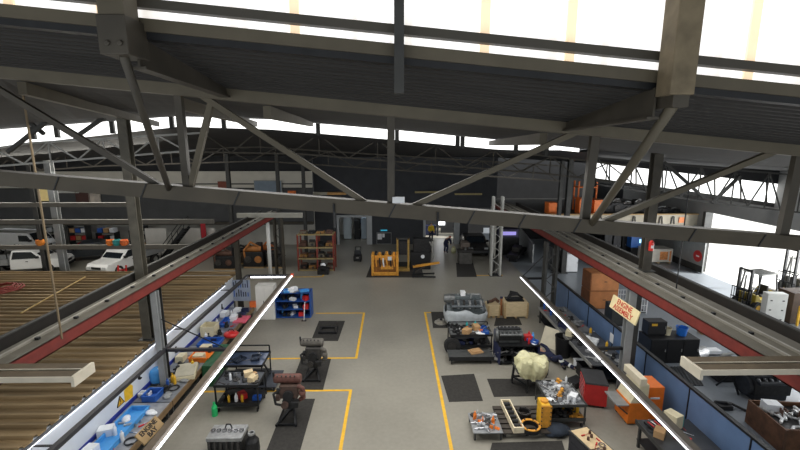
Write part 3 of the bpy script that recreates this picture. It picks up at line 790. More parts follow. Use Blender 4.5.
# ------------------------------------------------------------------ small loose goods
def _sh(fn):
    m_ = MB(); fn(m_); me = m_.build('tmp', BLACK); d = me.data; bpy.data.objects.remove(me); return d
def s_wrench(m): m.box(-.1, .1, -.012, .012, 0, .014); m.ring((-.12, 0, 0), .03, .017, .016, 10); m.ring((.12, 0, 0), .026, .014, .016, 8)
def s_socket(m): m.ring((0, 0, 0), .035, .02, .08, 12); m.cyl((0, 0, 0), (0, 0, .03), .02, n=8)
def s_can(m): m.lathe([(.001, 0), (.036, 0), (.036, .17), (.025, .19), (.014, .2), (.014, .23), (.001, .23)], n=12)
def s_bottle(m): m.lathe([(.001, 0), (.05, 0), (.05, .16), (.02, .22), (.02, .26), (.001, .26)], n=12)
def s_box(m):
    m.box(-.12, .12, -.08, .08, 0, .015)
    for a in (-.11, .11): m.box(a - .01, a + .01, -.08, .08, 0, .1)
    for a in (-.07, .07): m.box(-.12, .12, a - .01, a + .01, 0, .1)
def s_rag(m):
    m.ball((0, 0, .03), .11, 10, (1, .8, .35)); m.ball((.08, .03, .025), .07, 8, (1, 1, .4)); m.ball((-.07, -.04, .025), .07, 8, (1.2, .8, .4))
def s_gear(m):
    m.ring((0, 0, 0), .085, .03, .035, 18)
    for k in range(10):
        a = k * math.pi / 5; m.cbox((.09 * math.cos(a), .09 * math.sin(a), .0175), .025, .025, .03)
def s_pipe(m): m.tube([(-.14, -.05, .03), (.0, .0, .03), (.06, .1, .03)], .026, 8)
def s_bracket(m): m.box(-.1, .1, -.05, .05, 0, .02); m.box(.08, .1, -.05, .05, 0, .13); m.cyl((-.04, 0, .02), (-.04, 0, .05), .02, n=8)
def s_ringpart(m): m.ring((0, 0, 0), .09, .06, .04, 18)
def s_driver(m): m.cyl((-.12, 0, .018), (-.02, 0, .018), .018, n=8); m.cyl((-.02, 0, .018), (.14, 0, .018), .006, n=6)
def s_pump(m): m.lathe([(.001, 0), (.07, 0), (.07, .05), (.045, .07), (.05, .15), (.02, .17), (.001, .17)], n=12); m.cyl((0, 0, .1), (.12, 0, .12), .022, n=8)
def s_piston(m): m.lathe([(.001, 0), (.06, 0), (.06, .08), (.055, .085), (.001, .085)], n=14); m.bar((0, 0, .05), (.16, 0, .03), .03, .025)
def s_shaft(m): m.cyl((-.2, 0, .03), (.2, 0, .03), .02, n=8); m.cyl((-.1, 0, .03), (-.06, 0, .03), .04, n=12); m.cyl((.08, 0, .03), (.12, 0, .03), .045, n=12)
def s_tray(m):
    m.box(-.2, .2, -.14, .14, 0, .02); m.box(-.2, -.185, -.14, .14, 0, .07); m.box(.185, .2, -.14, .14, 0, .07); m.box(-.2, .2, -.14, -.125, 0, .07); m.box(-.2, .2, .125, .14, 0, .07)
def s_carton(m): m.box(-.13, .13, -.1, .1, 0, .16); m.box(-.01, .01, -.1, .1, .16, .163)
def s_cable(m):
    pts = [(.13 * math.cos(a * .55) * (1 - a * .012), .11 * math.sin(a * .55), .015 + .004 * (a % 3)) for a in range(24)]
    m.tube(pts, .012, 5)
SHAPES = {n: _sh(f) for n, f in dict(wrench=s_wrench, socket=s_socket, spray_can=s_can, oil_bottle=s_bottle, parts_bin=s_box, rag=s_rag, gear=s_gear, pipe_bend=s_pipe,
          bracket=s_bracket, bearing_ring=s_ringpart, screwdriver=s_driver, fuel_pump=s_pump, piston=s_piston, camshaft=s_shaft, parts_tray=s_tray, carton=s_carton, cable_coil=s_cable).items()}
CATS = dict(wrench='tool', socket='tool', spray_can='can', oil_bottle='bottle', parts_bin='bin', rag='rag', gear='gear', pipe_bend='pipe', bracket='bracket', bearing_ring='ring',
            screwdriver='tool', fuel_pump='pump', piston='piston', camshaft='shaft', parts_tray='tray', carton='carton', cable_coil='cable')
_mesh_m = {}
def small(kind, x, y, z, mat, label, group=None, s=1.0, rz=None, name=None):
    k = (kind, mat.name)
    if k not in _mesh_m:
        me = SHAPES[kind].copy(); me.materials.clear(); me.materials.append(mat); _mesh_m[k] = me
    o = bpy.data.objects.new(name or kind, _mesh_m[k]); col.objects.link(o)
    o.location = (x, y, z); o.rotation_euler = (0, 0, R.uniform(0, 6.28) if rz is None else rz); o.scale = (s, s, s)
    return tag(o, label, CATS[kind], group)
def strew(where, zone, z, spec, size=1.0, gap=0.13):
    """Loose goods spread over one surface; spec: (kind, colour word, material, how many). where names the surface."""
    x0, x1, y0, y1 = zone; put = []
    for kind, cw, mat, n_ in spec:
        for k in range(n_):
            for _ in range(60):
                x = R.uniform(x0 + .06, x1 - .06); y = R.uniform(y0 + .06, y1 - .06)
                if all((x - a) ** 2 + (y - b) ** 2 > gap * gap for a, b in put): break
            put.append((x, y))
            word = kind.replace('_', ' ')
            lab = '%s %s lying on the %s' % (cw, word, where)
            small(kind, x, y, z, mat, lab, 'loose %ss on the %s' % (word, where) if n_ > 1 else None, size)
strew('near black tool trolley top', (c1[0] + .05, c1[1] + .2, c1[2] + .06, c1[2] + .9), 1.002, [('wrench', 'steel', CHROME, 6), ('socket', 'steel', ALU, 4), ('bracket', 'dark', IRON_DK, 3), ('carton', 'pale cardboard', PLY, 2), ('fuel_pump', 'dark', IRON_DK, 2), ('spray_can', 'white', WHITE, 1), ('rag', 'tan', CARD, 1), ('gear', 'grey', IRON, 2)], 1.15)
strew('lower shelf of the near tool trolley', (c1[0] + .05, c1[1] + .2, c1[2] + .04, c1[2] + .5), .302, [('spray_can', 'yellow', YELLOW, 2), ('oil_bottle', 'white', WHITE, 1), ('parts_bin', 'blue', BLUE, 1), ('fuel_pump', 'black', BLACK, 3), ('carton', 'red and white', RED, 1)], 1.2, .15)
small('oil_bottle', c1[0] + .02, c1[2] - .12, 0.0, M((40, 190, 110), .4, 0, .1, 4), 'bright green bottle standing on the floor at the near tool trolley corner', s=1.9)
strew('blue-grey topped trolley', (x0b + .05, x1b, yb + .1, yb + 1.0), 1.002, [('parts_tray', 'dark glossy', M((44, 52, 66), .2, .2, .1, 4), 2), ('wrench', 'steel', CHROME, 2), ('cable_coil', 'black', BLACK, 1)], 1.1, .25)

def PXX(px, py, X):                         # the place on a long wall X = const
    d = _ray(px, py); t = X / d.x
    return Vector((X, d.y * t, CAM_H + d.z * t))
# ------------------------------------------------------------------ left bay: benches, light frame, stores
BZ = 0.72
bx0, bx1 = -8.58, -7.3
for k, (ya, yb_, lab, tm) in enumerate(((7.6, 12.6, 'long grey workbench below the white board, nearest, with the ENGINE BAY board', M((150, 152, 156), .45, .2, .2, 4)),
                                        (12.65, 16.6, 'grey workbench along the white board, middle one with bins and orange tray', M((128, 132, 138), .45, .2, .2, 4)),
                                        (16.65, 20.9, 'dark grey workbench along the white board, last one before the lockers', M((112, 116, 128), .45, .2, .2, 4)))):
    t = thing('workbench', lab, 'workbench', ((bx0 + bx1) / 2, (ya + yb_) / 2, 0))
    w, d = bx1 - bx0, yb_ - ya
    if k != 1: MB().box(-w / 2, w / 2, -d / 2, d / 2, BZ - .06, BZ).build('top', tm, t, bev=.008)
    else:
        yo = (ya + yb_) / 2
        MB().box(-.01, w / 2, -d / 2, d / 2, BZ - .06, BZ).box(-w / 2, -.01, -d / 2, 13.55 - yo, BZ - .06, BZ).box(-w / 2, -.01, 14.5 - yo, d / 2, BZ - .06, BZ).build('top', tm, t)
    MB().box(w / 2 - .02, w / 2 + .03, -d / 2, d / 2, BZ - .16, BZ + .03).build('front_rail', M((120, 96, 66), .7, 0, .2, 3), t)
    for sx in (-1, 1):
        for sy in (-.94, 0, .94): MB().box(sx * (w / 2 - .08) - .035, sx * (w / 2 - .08) + .035, sy * d / 2 - .035, sy * d / 2 + .035, 0, BZ - .06).build('leg', STEEL_DARK, t)
    MB().box(.0 if k == 1 else -w / 2 + .04, w / 2 - .1, -d / 2 + .05, d / 2 - .05, .2, .23).build('lower_shelf', STEEL_DARK, t)

# light frame over the left benches
FZ_ = 2.0
lf = thing('strip_light_rig', 'long frame of strip lights above the left benches, white along its outer rail', 'light', (-6.8, 15, FZ_))
MB().box(-1.27, -1.13, -7.4, 7.3, -.06, .06).build('wall_rail', M((66, 66, 70), .5, .3, .12, 3), lf)
MB().box(.99, 1.18, -7.4, 7.3, -.07, .09).build('outer_rail', M((92, 80, 66), .6, .1, .2, 3), lf)
for a, b in ((-7.4, -2.6), (-2.5, 2.3), (2.4, 7.25)): MB().cyl((1.23, a, -.02), (1.23, b, -.02), .028, n=10).build('light_tube', LED, lf)
for yy in (-1.25, 7.3): MB().box(-1.25, 1.1, yy - .06, yy + .06, -.05, .05).build('cross_bar', M((44, 44, 50), .5, .3, .12, 3), lf)
MB().cyl((-1.0, 7.2, -.06), (.9, 7.2, -.06), .035, n=10).build('light_tube', LED, lf)
MB().box(1.16, 1.3, 7.25, 7.42, -.08, .1).build('end_cap', M((210, 90, 60), .5, 0, .1, 4), lf)
for yy in (-6, 0.5, 5.0): MB().box(-1.82, -1.2, yy - .02, yy + .02, -.04, .0).build('wall_bracket', STEEL_DARK, lf)
tag(MB().bar((0, 0, 0), Vector((-5.95, 13.72, 2.1)) - Vector((-7.98, 13.72, 3.15)), .03).build('stay_rod', STEEL_BLK, loc=(-7.98, 13.72, 3.15)), 'thin dark stay from the grey crane post down to the light frame', 'stay')
# LED strip under the board edge
st = thing('strip_light', 'thin strip light along the top of the white board wall', 'light', (-8.55, 14, 2.02))
MB().box(-.06, .02, -6.4, 6.6, .02, .07).build('housing', M((120, 124, 130), .5, .2, .1, 3), st)
MB().cyl((-.02, -6.4, .0), (-.02, 6.6, .0), .02, n=8).build('light_tube', M((246, 248, 255), .4, 0, 0, emit=3.0, key='w'), st)

# ENGINE BAY board hung on the bench front
s0, s1, s2, s3 = G(141.5, 448, 1.97), G(162.5, 426.5, 1.97), G(157.5, 413, 2.2), G(136.5, 435, 2.2)
ctr = (s0 + s1 + s2 + s3) / 4
bl = thing('bay_sign', 'brown wooden board lettered ENGINE BAY leaning on the inner side of the light rail', 'sign', ctr)
sx_ = ((s1 - s0) + (s2 - s3)).normalized(); su_ = ((s3 - s0) + (s2 - s1)).normalized()
Ls = (s1 - s0).length; Hs = (s3 - s0).length
o = MB().box(-Ls / 2, Ls / 2, -Hs / 2, Hs / 2, -.02, .02).build('board', M((150, 124, 84), .7, 0, .15, 3), bl, bev=.01)
fm = frame(sx_, su_, (0, 0, 0)); o.matrix_local = fm
LET = M((34, 28, 22), .8, 0, 0)
text('lettering', 'ENGINE\nBAY', Hs * .5, LET, fm @ Matrix.Translation((0, 0, .022)), bl, .005)

# things on the wall board
p_ = PXX(129, 393, -8.6)
wn = tag(MB().prism([(-.22, -.2), (.18, -.24), (.24, .12), (.1, .26), (-.2, .2)], 'x', -.004, .004).build('warning_sticker', M((236, 190, 44), .5, 0, .1, 8), loc=(-8.612, p_.y, p_.z)), 'yellow warning sticker on the white board wall', 'sticker')
p_ = PXX(120.5, 401, -8.6)
ws = thing('warning_triangle', 'small triangular hazard sign beside the yellow sticker', 'sign', (-8.612, p_.y, p_.z))
MB().prism([(-.17, -.13), (.17, -.13), (0, .17)], 'x', -.004, .004).build('plate', YELLOW, ws)
m_ = MB()
for (q0, q1) in (((-.17, -.13), (.17, -.13)), ((.17, -.13), (0, .17)), ((0, .17), (-.17, -.13))): m_.bar((.006, q0[0], q0[1]), (.006, q1[0], q1[1]), .03, .008)
m_.box(.004, .008, -.015, .015, -.03, .08); m_.box(.004, .008, -.015, .015, -.09, -.06)
m_.build('border', BLACK, ws)
for k, (px, py, lab) in enumerate(((104, 433, 'dark hook tool hanging on the white board, nearest to the blue tray'), (139, 375, 'black clip hanging high on the white board near the main column'), (222, 306, 'small dark clip on the white board above the far bench'), (176, 349, 'dark bracket on the white board behind the blue bin'))):
    p_ = PXX(px, py, -8.58)
    tag(MB().box(-.02, .02, -.03, .03, -.12, .1).box(-.02, .06, -.05, .05, -.14, -.1).build('wall_hook', STEEL_BLK, loc=p_), lab, 'hook')

def bin_box(name, label, c, w, d, h, mat, cat='bin', wall=.025, rz=0.0):
    t = thing(name, label, cat, c, rz)
    m_ = MB().box(-w / 2, w / 2, -d / 2, d / 2, 0, wall)
    m_.box(-w / 2, -w / 2 + wall, -d / 2, d / 2, wall, h).box(w / 2 - wall, w / 2, -d / 2, d / 2, wall, h)
    m_.box(-w / 2 + wall, w / 2 - wall, -d / 2, -d / 2 + wall, wall, h).box(-w / 2 + wall, w / 2 - wall, d / 2 - wall, d / 2, wall, h)
    m_.build('body', mat, t)
    m_ = MB()
    e = .02
    for a in (-1, 1):
        m_.box(-w / 2 - e, w / 2 + e, a * (d / 2 + .001) - e, a * (d / 2 + .001) + e, h - .03, h + .005)
        m_.box(a * (w / 2 + .001) - e, a * (w / 2 + .001) + e, -d / 2 - e, d / 2 + e, h - .03, h + .005)
    m_.build('rim', mat, t)
    return t
q = G(120, 436, BZ)
bin_box('parts_wash_tray', 'large light blue tray on the near bench before the ENGINE BAY board', (q.x - .1, q.y + .15, BZ + .001), .55, 2.1, .16, BLUE_LT, 'tray')
q = G(153, 398, BZ)
bin_box('storage_bin', 'deep blue open bin on the bench in front of the grey crane post', (q.x, q.y, BZ + .001), .45, .5, .22, BLUE)
q = G(154, 383, BZ)
t = thing('plastic_drum', 'light blue round drum on the bench behind the grey crane post', 'drum', (q.x + .05, q.y + .15, BZ))
MB().lathe([(.01, 0), (.24, 0), (.26, .05), (.25, .2), (.26, .22), (.25, .4), (.2, .46), (.01, .47)], n=20).build('body', BLUE_LT, t, smooth=False)
MB().cyl((.1, 0, .46), (.1, 0, .5), .05, n=12).build('cap', WHITE, t)
q = G(199, 390, 0)
t = thing('green_cabinet', 'dark green low cabinet pushed against the bench front behind the tool trolley', 'cabinet', (-7.03, q.y + 1.1, 0))
MB().box(-.2, .2, -.9, .9, 0, .86).build('body', GREEN, t, bev=.012)
for k in range(2): MB().box(.2, .215, -.86 + .88 * k, -.02 + .88 * k, .06, .8).build('door', M((40, 96, 62), .5, 0, .12, 5), t)
q = G(181, 377, BZ)
t = thing('cream_case', 'cream flat equipment case lying on the bench past the yellow can', 'case', (q.x + .1, q.y + .2, BZ + .001), .3)
MB().box(-.35, .35, -.5, .5, 0, .16).build('body', CREAM, t, bev=.02)
MB().box(-.33, .33, -.48, .48, .16, .2).build('lid', M((176, 170, 150), .5, 0, .12, 4), t, bev=.015)
small('oil_bottle', G(173, 382, BZ).x, G(173, 382, BZ).y, BZ + .001, YELLOW, 'yellow bottle on the bench beside the light blue drum', s=1.3)
small('spray_can', G(168, 387, BZ).x, G(168, 387, BZ).y, BZ + .001, BLUE, 'blue spray can on the bench beside the yellow bottle', s=1.4)
q = G(202, 359, BZ)
bin_box('orange_tray', 'orange tray on the middle bench beside the green cabinet', (q.x, q.y + .1, BZ + .001), .75, .8, .2, ORANGE, 'tray')
q = G(212, 346, BZ)
bin_box('storage_bin', 'blue low bin on the middle bench past the orange tray', (q.x - .1, q.y + .1, BZ + .001), .85, .7, .18, BLUE)
q = G(213, 337, BZ)
bin_box('carton_of_parts', 'cream open carton against the white board on the last bench', (q.x - .2, q.y + .2, BZ + .001), .6, .55, .5, CREAM, 'carton')
q = G(231, 339, BZ)
t = thing('tool_bag', 'red cloth tool bag on the front of the last bench', 'bag', (q.x - .05, q.y + .2, BZ))
MB().ball((0, 0, .13), .3, 14, (1.1, 1, .5)).build('body', RED, t, smooth=True)
MB().tube([(-.15, 0, .24), (-.08, 0, .36), (.08, 0, .36), (.15, 0, .24)], .018).build('handle', BLACK, t)
q = G(244, 320, BZ)
tag(MB().box(-.3, .3, -.4, .4, 0, .06).build('pink_folder', M((210, 90, 110), .6, 0, .1, 5), loc=(q.x - .1, q.y, BZ + .001)), 'flat pink case on the last bench near the lockers', 'case')
q = G(226, 327, BZ)
bin_box('long_bin', 'long narrow blue bin on the last bench against the white board', (q.x - .2, q.y + .4, BZ + .001), .3, .9, .14, BLUE)
strew('nearest left bench', (-8.45, -7.4, 8.0, 12.2), BZ + .001, [('wrench', 'steel', CHROME, 8), ('rag', 'white', WHITE, 3), ('cable_coil', 'black', BLACK, 4), ('screwdriver', 'red handled', RED, 8), ('spray_can', 'white', WHITE, 4), ('parts_bin', 'blue', BLUE, 3), ('carton', 'white', WHITE, 3), ('pipe_bend', 'steel', ALU, 4)], 1.5, .22)
strew('middle left bench', (-8.45, -7.4, 12.9, 16.3), BZ + .001, [('wrench', 'steel', CHROME, 5), ('cable_coil', 'black', BLACK, 4), ('spray_can', 'yellow', YELLOW, 3), ('carton', 'cream', CREAM, 3), ('fuel_pump', 'dark', IRON_DK, 4), ('parts_bin', 'white', WHITE, 3), ('rag', 'grey', GREYP, 3)], 1.5, .24)
strew('last left bench', (-8.45, -7.4, 16.9, 20.6), BZ + .001, [('wrench', 'steel', CHROME, 4), ('parts_bin', 'navy', NAVY, 4), ('spray_can', 'white', WHITE, 3), ('screwdriver', 'red handled', RED, 4), ('carton', 'white', WHITE, 3), ('fuel_pump', 'dark', IRON_DK, 4)], 1.5, .25)
# tool board at the far end
p0, p1 = G(243, 308, .9), G(252, 308, .9)
t = thing('tool_board', 'blue-grey pegboard with hanging tools at the far end of the white wall', 'tool board', (-8.0, 21.35, .9))
MB().box(-.5, .42, 0, .05, 0, 1.15).build('panel', M((150, 160, 178), .5, 0, .1, 3), t)
for k in range(14):
    x, z = -.42 + .12 * (k % 7), .25 + .5 * (k // 7)
    MB().box(x - .02, x + .02, -.03, 0, z, z + R.uniform(.2, .4)).build('hanging_tool', R.choice([NAVY, STEEL_BLK, BLUE]), t)
for xs_ in (-.46, .38): MB().box(xs_ - .03, xs_ + .03, .0, .05, -.9, 0).build('leg', STEEL_DARK, t)
q = G(253.5, 295, 0.9)
tag(MB().box(-.16, .16, -.1, .1, 0, .3).cyl((-.1, -.1, .2), (.1, -.1, .2), .02, n=6).build('orange_case', M((226, 110, 50), .5, 0, .1, 4), loc=(-7.33, 20.95, BZ + .0)), 'orange case at the end of the last bench beside the white lockers', 'case')
# white lockers and blue shelf unit
x0, x1, y, h = fit(257, 275, 320, 284)
t = thing('white_locker', 'white double door locker next to the blue shelf unit', 'locker', ((x0 + x1) / 2, y + .3, 0))
w = x1 - x0
MB().box(-w / 2, w / 2, -.28, .3, .0, h).build('body', M((214, 212, 206), .5, 0, .06, 3), t, bev=.01)
for k in (-1, 1):
    d = MB().box(k * w / 4 - w / 4 + .012, k * w / 4 + w / 4 - .012, -.305, -.28, .06, h - .04).build('door', M((222, 220, 214), .5, 0, .05, 3), t, bev=.004)
    MB().box(k * .06 - .012, k * .06 + .012, -.335, -.305, h * .5, h * .5 + .14).build('handle', STEEL_DARK, d)
x0, x1, y, h = fit(276, 310.5, 318.5, 291)
w = x1 - x0
t = thing('shelf_unit', 'blue open metal shelf unit with three shelves beside the white lockers', 'shelf unit', ((x0 + x1) / 2, y + .35, 0))
BLS = M((34, 78, 150), .45, .1, .12, 4)
for s in (-1, 1): MB().box(s * w / 2 - .03, s * w / 2 + .03, -.34, .34, .04, h).build('side_panel', BLS, t)
MB().box(-w / 2, w / 2, .31, .34, .04, h).build('back_panel', M((26, 48, 90), .5, .1, .12, 4), t)
for z in (.08, .52, .98, h): MB().box(-w / 2, w / 2, -.35, .31, z - .05, z).build('shelf', BLS, t)
for sx in (-1, 1): MB().box(sx * (w / 2 - .06) - .04, sx * (w / 2 - .06) + .04, -.3, .3, 0, .04).build('foot', STEEL_BLK, t)
sx_, sy_ = (x0 + x1) / 2, y + .35
for lev, z in ((('bottom'), .081), ('middle', .521), ('upper', .981)):
    strew('%s shelf of the blue unit' % lev, (sx_ - w / 2 + .1, sx_ + w / 2 - .1, sy_ - .3, sy_ + .2), z, [('parts_bin', 'white', WHITE, 1), ('fuel_pump', 'dark', IRON_DK, 3), ('carton', 'red', RED, 1), ('oil_bottle', 'blue', BLUE_LT, 1)], 1.35, .22)
strew('top of the blue shelf unit', (sx_ - w / 2 + .1, sx_ + w / 2 - .1, sy_ - .3, sy_ + .2), h + .001, [('parts_tray', 'light blue', BLUE_LT, 2), ('carton', 'white', WHITE, 2), ('camshaft', 'steel', ALU, 2)], 1.2, .25)
q = G(304, 321, 0)
t = thing('prop_pole', 'white pole with a black foot leaning on the blue shelf unit', 'pole', (q.x, q.y, 0))
MB().bar((0, 0, .03), (.06, .12, 1.0), .035).build('pole', WHITE, t)
MB().box(-.12, .12, -.06, .06, 0, .04).build('foot', BLACK, t)

# red hose, bamboo pole and cable over the annex
q = G(3, 288, ZA + .3)
t = MB()
for k in range(4):
    r = .75 - .11 * k
    t.tube([(r * math.cos(a * .39), r * math.sin(a * .39) * 1.0, .05 * (k + 1) + .03 * (a % 2)) for a in range(17)], .035, 6)
tag(t.build('hose_coil', M((150, 62, 56), .6, 0, .15, 5), loc=(q.x, q.y, ZA + .2)), 'coil of red hose lying on the ribbed annex roof', 'hose')
a, b = G(21, 313, ZA + .2), G(85, 277, ZA + .2)
tag(MB().cyl((0, 0, 0), b - a, .035, n=8).build('bamboo_pole', M((190, 162, 104), .6, 0, .15, 5), loc=a), 'thin tan pole lying across the ribs of the annex roof', 'pole')
q = G(62, 339, 4.62)
tag(MB().cyl((0, 0, 0), (0, 0, 5.6), .022, n=8).build('hanging_cable', M((120, 104, 80), .8, 0, .1, 5), loc=q), 'long cable hanging from the roof onto the runway by the annex', 'cable')
q = G(676, 290, 4.605)
tag(MB().cyl((0, 0, 0), (0, 0, 3.2), .018, n=8).build('hanging_cable', STEEL_BLK, loc=q), 'thin black cable hanging down to the double-railed runway', 'cable')
for px, lab in ((335, 'short black pull hanging under the bottom chord by the store room door'), (437, 'short black pull hanging under the bottom chord above the passage')):
    pq = PY(px, 203 if px < 400 else 212, 7.0)
    tag(MB().cyl((0, 0, -.28), (0, 0, .12), .018, n=6).build('pull_cord', STEEL_BLK, loc=(pq.x, 6.86, zb(pq.x) - .2)), lab, 'cord')
pq = PY(398.5, 200, 6.85)
tag(MB().box(-.1, .1, -.012, .012, -.05, .05).build('paper_tag', WHITE, loc=(pq.x, 6.85, pq.z)), 'small white plate fixed at the middle of the big truss', 'plate')

# ------------------------------------------------------------------ people
def skin_mesh(name, J, E_, Rr, mat, parent=None, extra=None, sub=2):
    names = list(J); idx = {n_: i for i, n_ in enumerate(names)}
    me = bpy.data.meshes.new('tmp'); me.from_pydata([J[n_] for n_ in names], [(idx[a], idx[b]) for a, b in E_], [])
    o = bpy.data.objects.new('tmp', me); col.objects.link(o)
    o.modifiers.new('s', 'SKIN'); sv = me.skin_vertices[0].data
    for n_, i in idx.items():
        r = Rr[n_]; sv[i].radius = (r, r) if not isinstance(r, tuple) else r
        sv[i].use_root = (i == 0)
    m_ = o.modifiers.new('d', 'SUBSURF'); m_.levels = sub; m_.render_levels = sub
    dg = bpy.context.evaluated_depsgraph_get(); me2 = bpy.data.meshes.new_from_object(o.evaluated_get(dg))
    bpy.data.objects.remove(o)
    mb = MB(); mb.add([tuple(v.co) for v in me2.vertices], [tuple(p.vertices) for p in me2.polygons])
    bpy.data.meshes.remove(me2)
    if extra: extra(mb)
    ob = mb.build(name, mat, parent, smooth=True)
    return ob
def person(label, loc, rz, J, top, legs, boots, hat=None, hair=M((50, 38, 30), .8, 0, .2, 8), vest=None, look=(0, -1, 0), band=None):
    """J: joint places; faces local -Y."""
    t = thing('person', label, 'person', loc, rz)
    E_ = [('pelvis', 'waist'), ('waist', 'chest'), ('chest', 'neck'), ('neck', 'head')]
    Rr = dict(pelvis=.13, waist=.125, chest=.15, neck=.06, head=.075)
    for s in 'LR':
        E_ += [('chest', 'sh' + s), ('sh' + s, 'el' + s), ('el' + s, 'wr' + s), ('pelvis', 'hip' + s), ('hip' + s, 'kn' + s), ('kn' + s, 'an' + s), ('an' + s, 'toe' + s)]
        for n_, r in (('sh', .07), ('el', .048), ('wr', .034), ('hip', .1), ('kn', .066), ('an', .045), ('toe', .04)): Rr[n_ + s] = r
    J = {k: Vector(v) for k, v in J.items()}
    lk = Vector(look).normalized(); hc = J['head']; upv = (J['head'] - J['neck']).normalized(); side = lk.cross(upv).normalized()
    def extra(mb):
        mb.ball(hc + upv * .03, .105, 14, (.82, .95, 1.15))
        mb.ball(hc + lk * .1 + upv * .02, .022, 8); mb.ball(hc + lk * .085 - upv * .035, .02, 8, (1.6, 1, .6))
        for s in (-1, 1):
            mb.ball(hc + side * (s * .09) + upv * .02, .026, 8, (.5, .8, 1.2)); mb.ball(hc + lk * .088 + side * (s * .036) + upv * .045, .013, 6)
        for s in 'LR':
            w_ = J['wr' + s]; d = (w_ - J['el' + s]).normalized(); a_ = d.cross(Vector((.3, .9, .2))).normalized(); c_ = a_.cross(d).normalized()
            mb.ball(w_ + d * .055, .042, 10, (1, 1, 1))
            for k, ln in enumerate((.075, .088, .082, .064)):
                b0 = w_ + d * .08 + a_ * (-.03 + .02 * k); b1 = b0 + d * ln * .55; b2 = b1 + d * ln * .35 + c_ * ln * .3
                mb.cyl(b0, b1, .0105, .0095, 7); mb.cyl(b1, b2, .0095, .008, 7)
            b0 = w_ + d * .04 - a_ * .035; b1 = b0 + d * .04 - a_ * .028; mb.cyl(b0, b1, .012, .011, 7); mb.cyl(b1, b1 + d * .03, .011, .009, 7)
    skin_mesh('body', J, E_, Rr, SKIN, t, extra)
    def sub(name, nodes, grow, mat):
        JJ = {n_: J[n_] for n_ in nodes}; EE = [(a, b) for a, b in E_ if a in JJ and b in JJ]
        return skin_mesh(name, JJ, EE, {n_: Rr[n_] + grow for n_ in nodes}, mat, t)
    sub('jacket', ['pelvis', 'waist', 'chest', 'shL', 'shR', 'elL', 'elR', 'wrL', 'wrR'], .036, top)
    sub('trousers', ['pelvis', 'waist', 'hipL', 'hipR', 'knL', 'knR', 'anL', 'anR'], .028, legs)
    for s in 'LR':
        sub('boot', ['an' + s, 'toe' + s], .035, boots)
        if band:
            k, a_ = J['kn' + s], J['an' + s]; c_ = k.lerp(a_, .45); d = (a_ - k).normalized()
            MB().cyl(c_ - d * .04, c_ + d * .04, .098, n=14).build('reflective_band', band, t)
    if vest: sub('vest', ['waist', 'chest'], .05, vest)
    if hat:
        MB().ball(hc + upv * .07, .12, 12, (.95, 1.05, .75)).build('cap', hat, t, smooth=True)
    else:
        MB().ball(hc + upv * .055 - lk * .02, .112, 12, (.86, .96, 1.08)).build('hair', hair, t, smooth=True)
    return t
STAND = dict(pelvis=(0, 0, .95), waist=(0, 0, 1.1), chest=(0, .01, 1.35), neck=(0, 0, 1.52), head=(0, -.02, 1.62),
             shL=(.18, 0, 1.42), elL=(.25, .03, 1.14), wrL=(.25, -.12, .93), shR=(-.18, 0, 1.42), elR=(-.26, .02, 1.14), wrR=(-.2, -.2, 1.0),
             hipL=(.09, 0, .9), knL=(.11, -.03, .5), anL=(.11, .02, .09), toeL=(.13, -.14, .05), hipR=(-.09, 0, .9), knR=(-.12, .0, .5), anR=(-.13, .06, .09), toeR=(-.15, -.1, .05))
BEND = dict(pelvis=(0, .1, .88), waist=(0, .04, 1.0), chest=(0, -.2, 1.16), neck=(0, -.36, 1.22), head=(0, -.46, 1.26),
            shL=(.17, -.26, 1.16), elL=(.22, -.38, .9), wrL=(.14, -.52, .72), shR=(-.17, -.26, 1.16), elR=(-.24, -.36, .9), wrR=(-.14, -.5, .7),
            hipL=(.1, .1, .83), knL=(.13, -.03, .46), anL=(.12, .1, .09), toeL=(.14, -.06, .05), hipR=(-.1, .1, .83), knR=(-.13, -.03, .46), anR=(-.13, .12, .09), toeR=(-.15, -.05, .05))
q = G(431, 241)
person('person in a yellow hi-vis top standing in the far passage', (q.x, q.y, 0), .2, STAND, M((232, 196, 40), .7, 0, .1, 6), NAVYCLOTH, BLACK)
q = G(446, 252.5)
person('person in dark clothes and a red cap stooping at the passage', (q.x, q.y, 0), 2.4, BEND, NAVYCLOTH, NAVYCLOTH, BLACK, hat=RED, look=(0, -.7, -.7))
# mechanic lying on the floor between the trolleys: local -Y towards the feet
a, b = G(570, 371), G(534, 352)
ang = math.atan2(b.y - a.y, b.x - a.x)
LIE = dict(pelvis=(.95, 0, .17), waist=(1.1, .0, .17), chest=(1.36, .02, .19), neck=(1.54, .02, .2), head=(1.66, .02, .2),
           shL=(1.42, .2, .2), elL=(1.62, .34, .24), wrL=(1.82, .22, .34), shR=(1.42, -.18, .2), elR=(1.68, -.3, .3), wrR=(1.88, -.12, .42),
           hipL=(.9, .1, .16), knL=(.55, .2, .5), anL=(.42, .16, .12), toeL=(.27, .18, .07), hipR=(.9, -.1, .15), knR=(.48, -.14, .12), anR=(.08, -.16, .09), toeR=(.0, -.18, .2))
person('person in navy coveralls with reflective leg bands lying on the floor among trolleys', (a.x + .12, a.y - .1, 0), ang, LIE, NAVYCLOTH, NAVYCLOTH, BLACK, look=(0, 0, 1), band=M((225, 228, 225), .3, 0, 0))

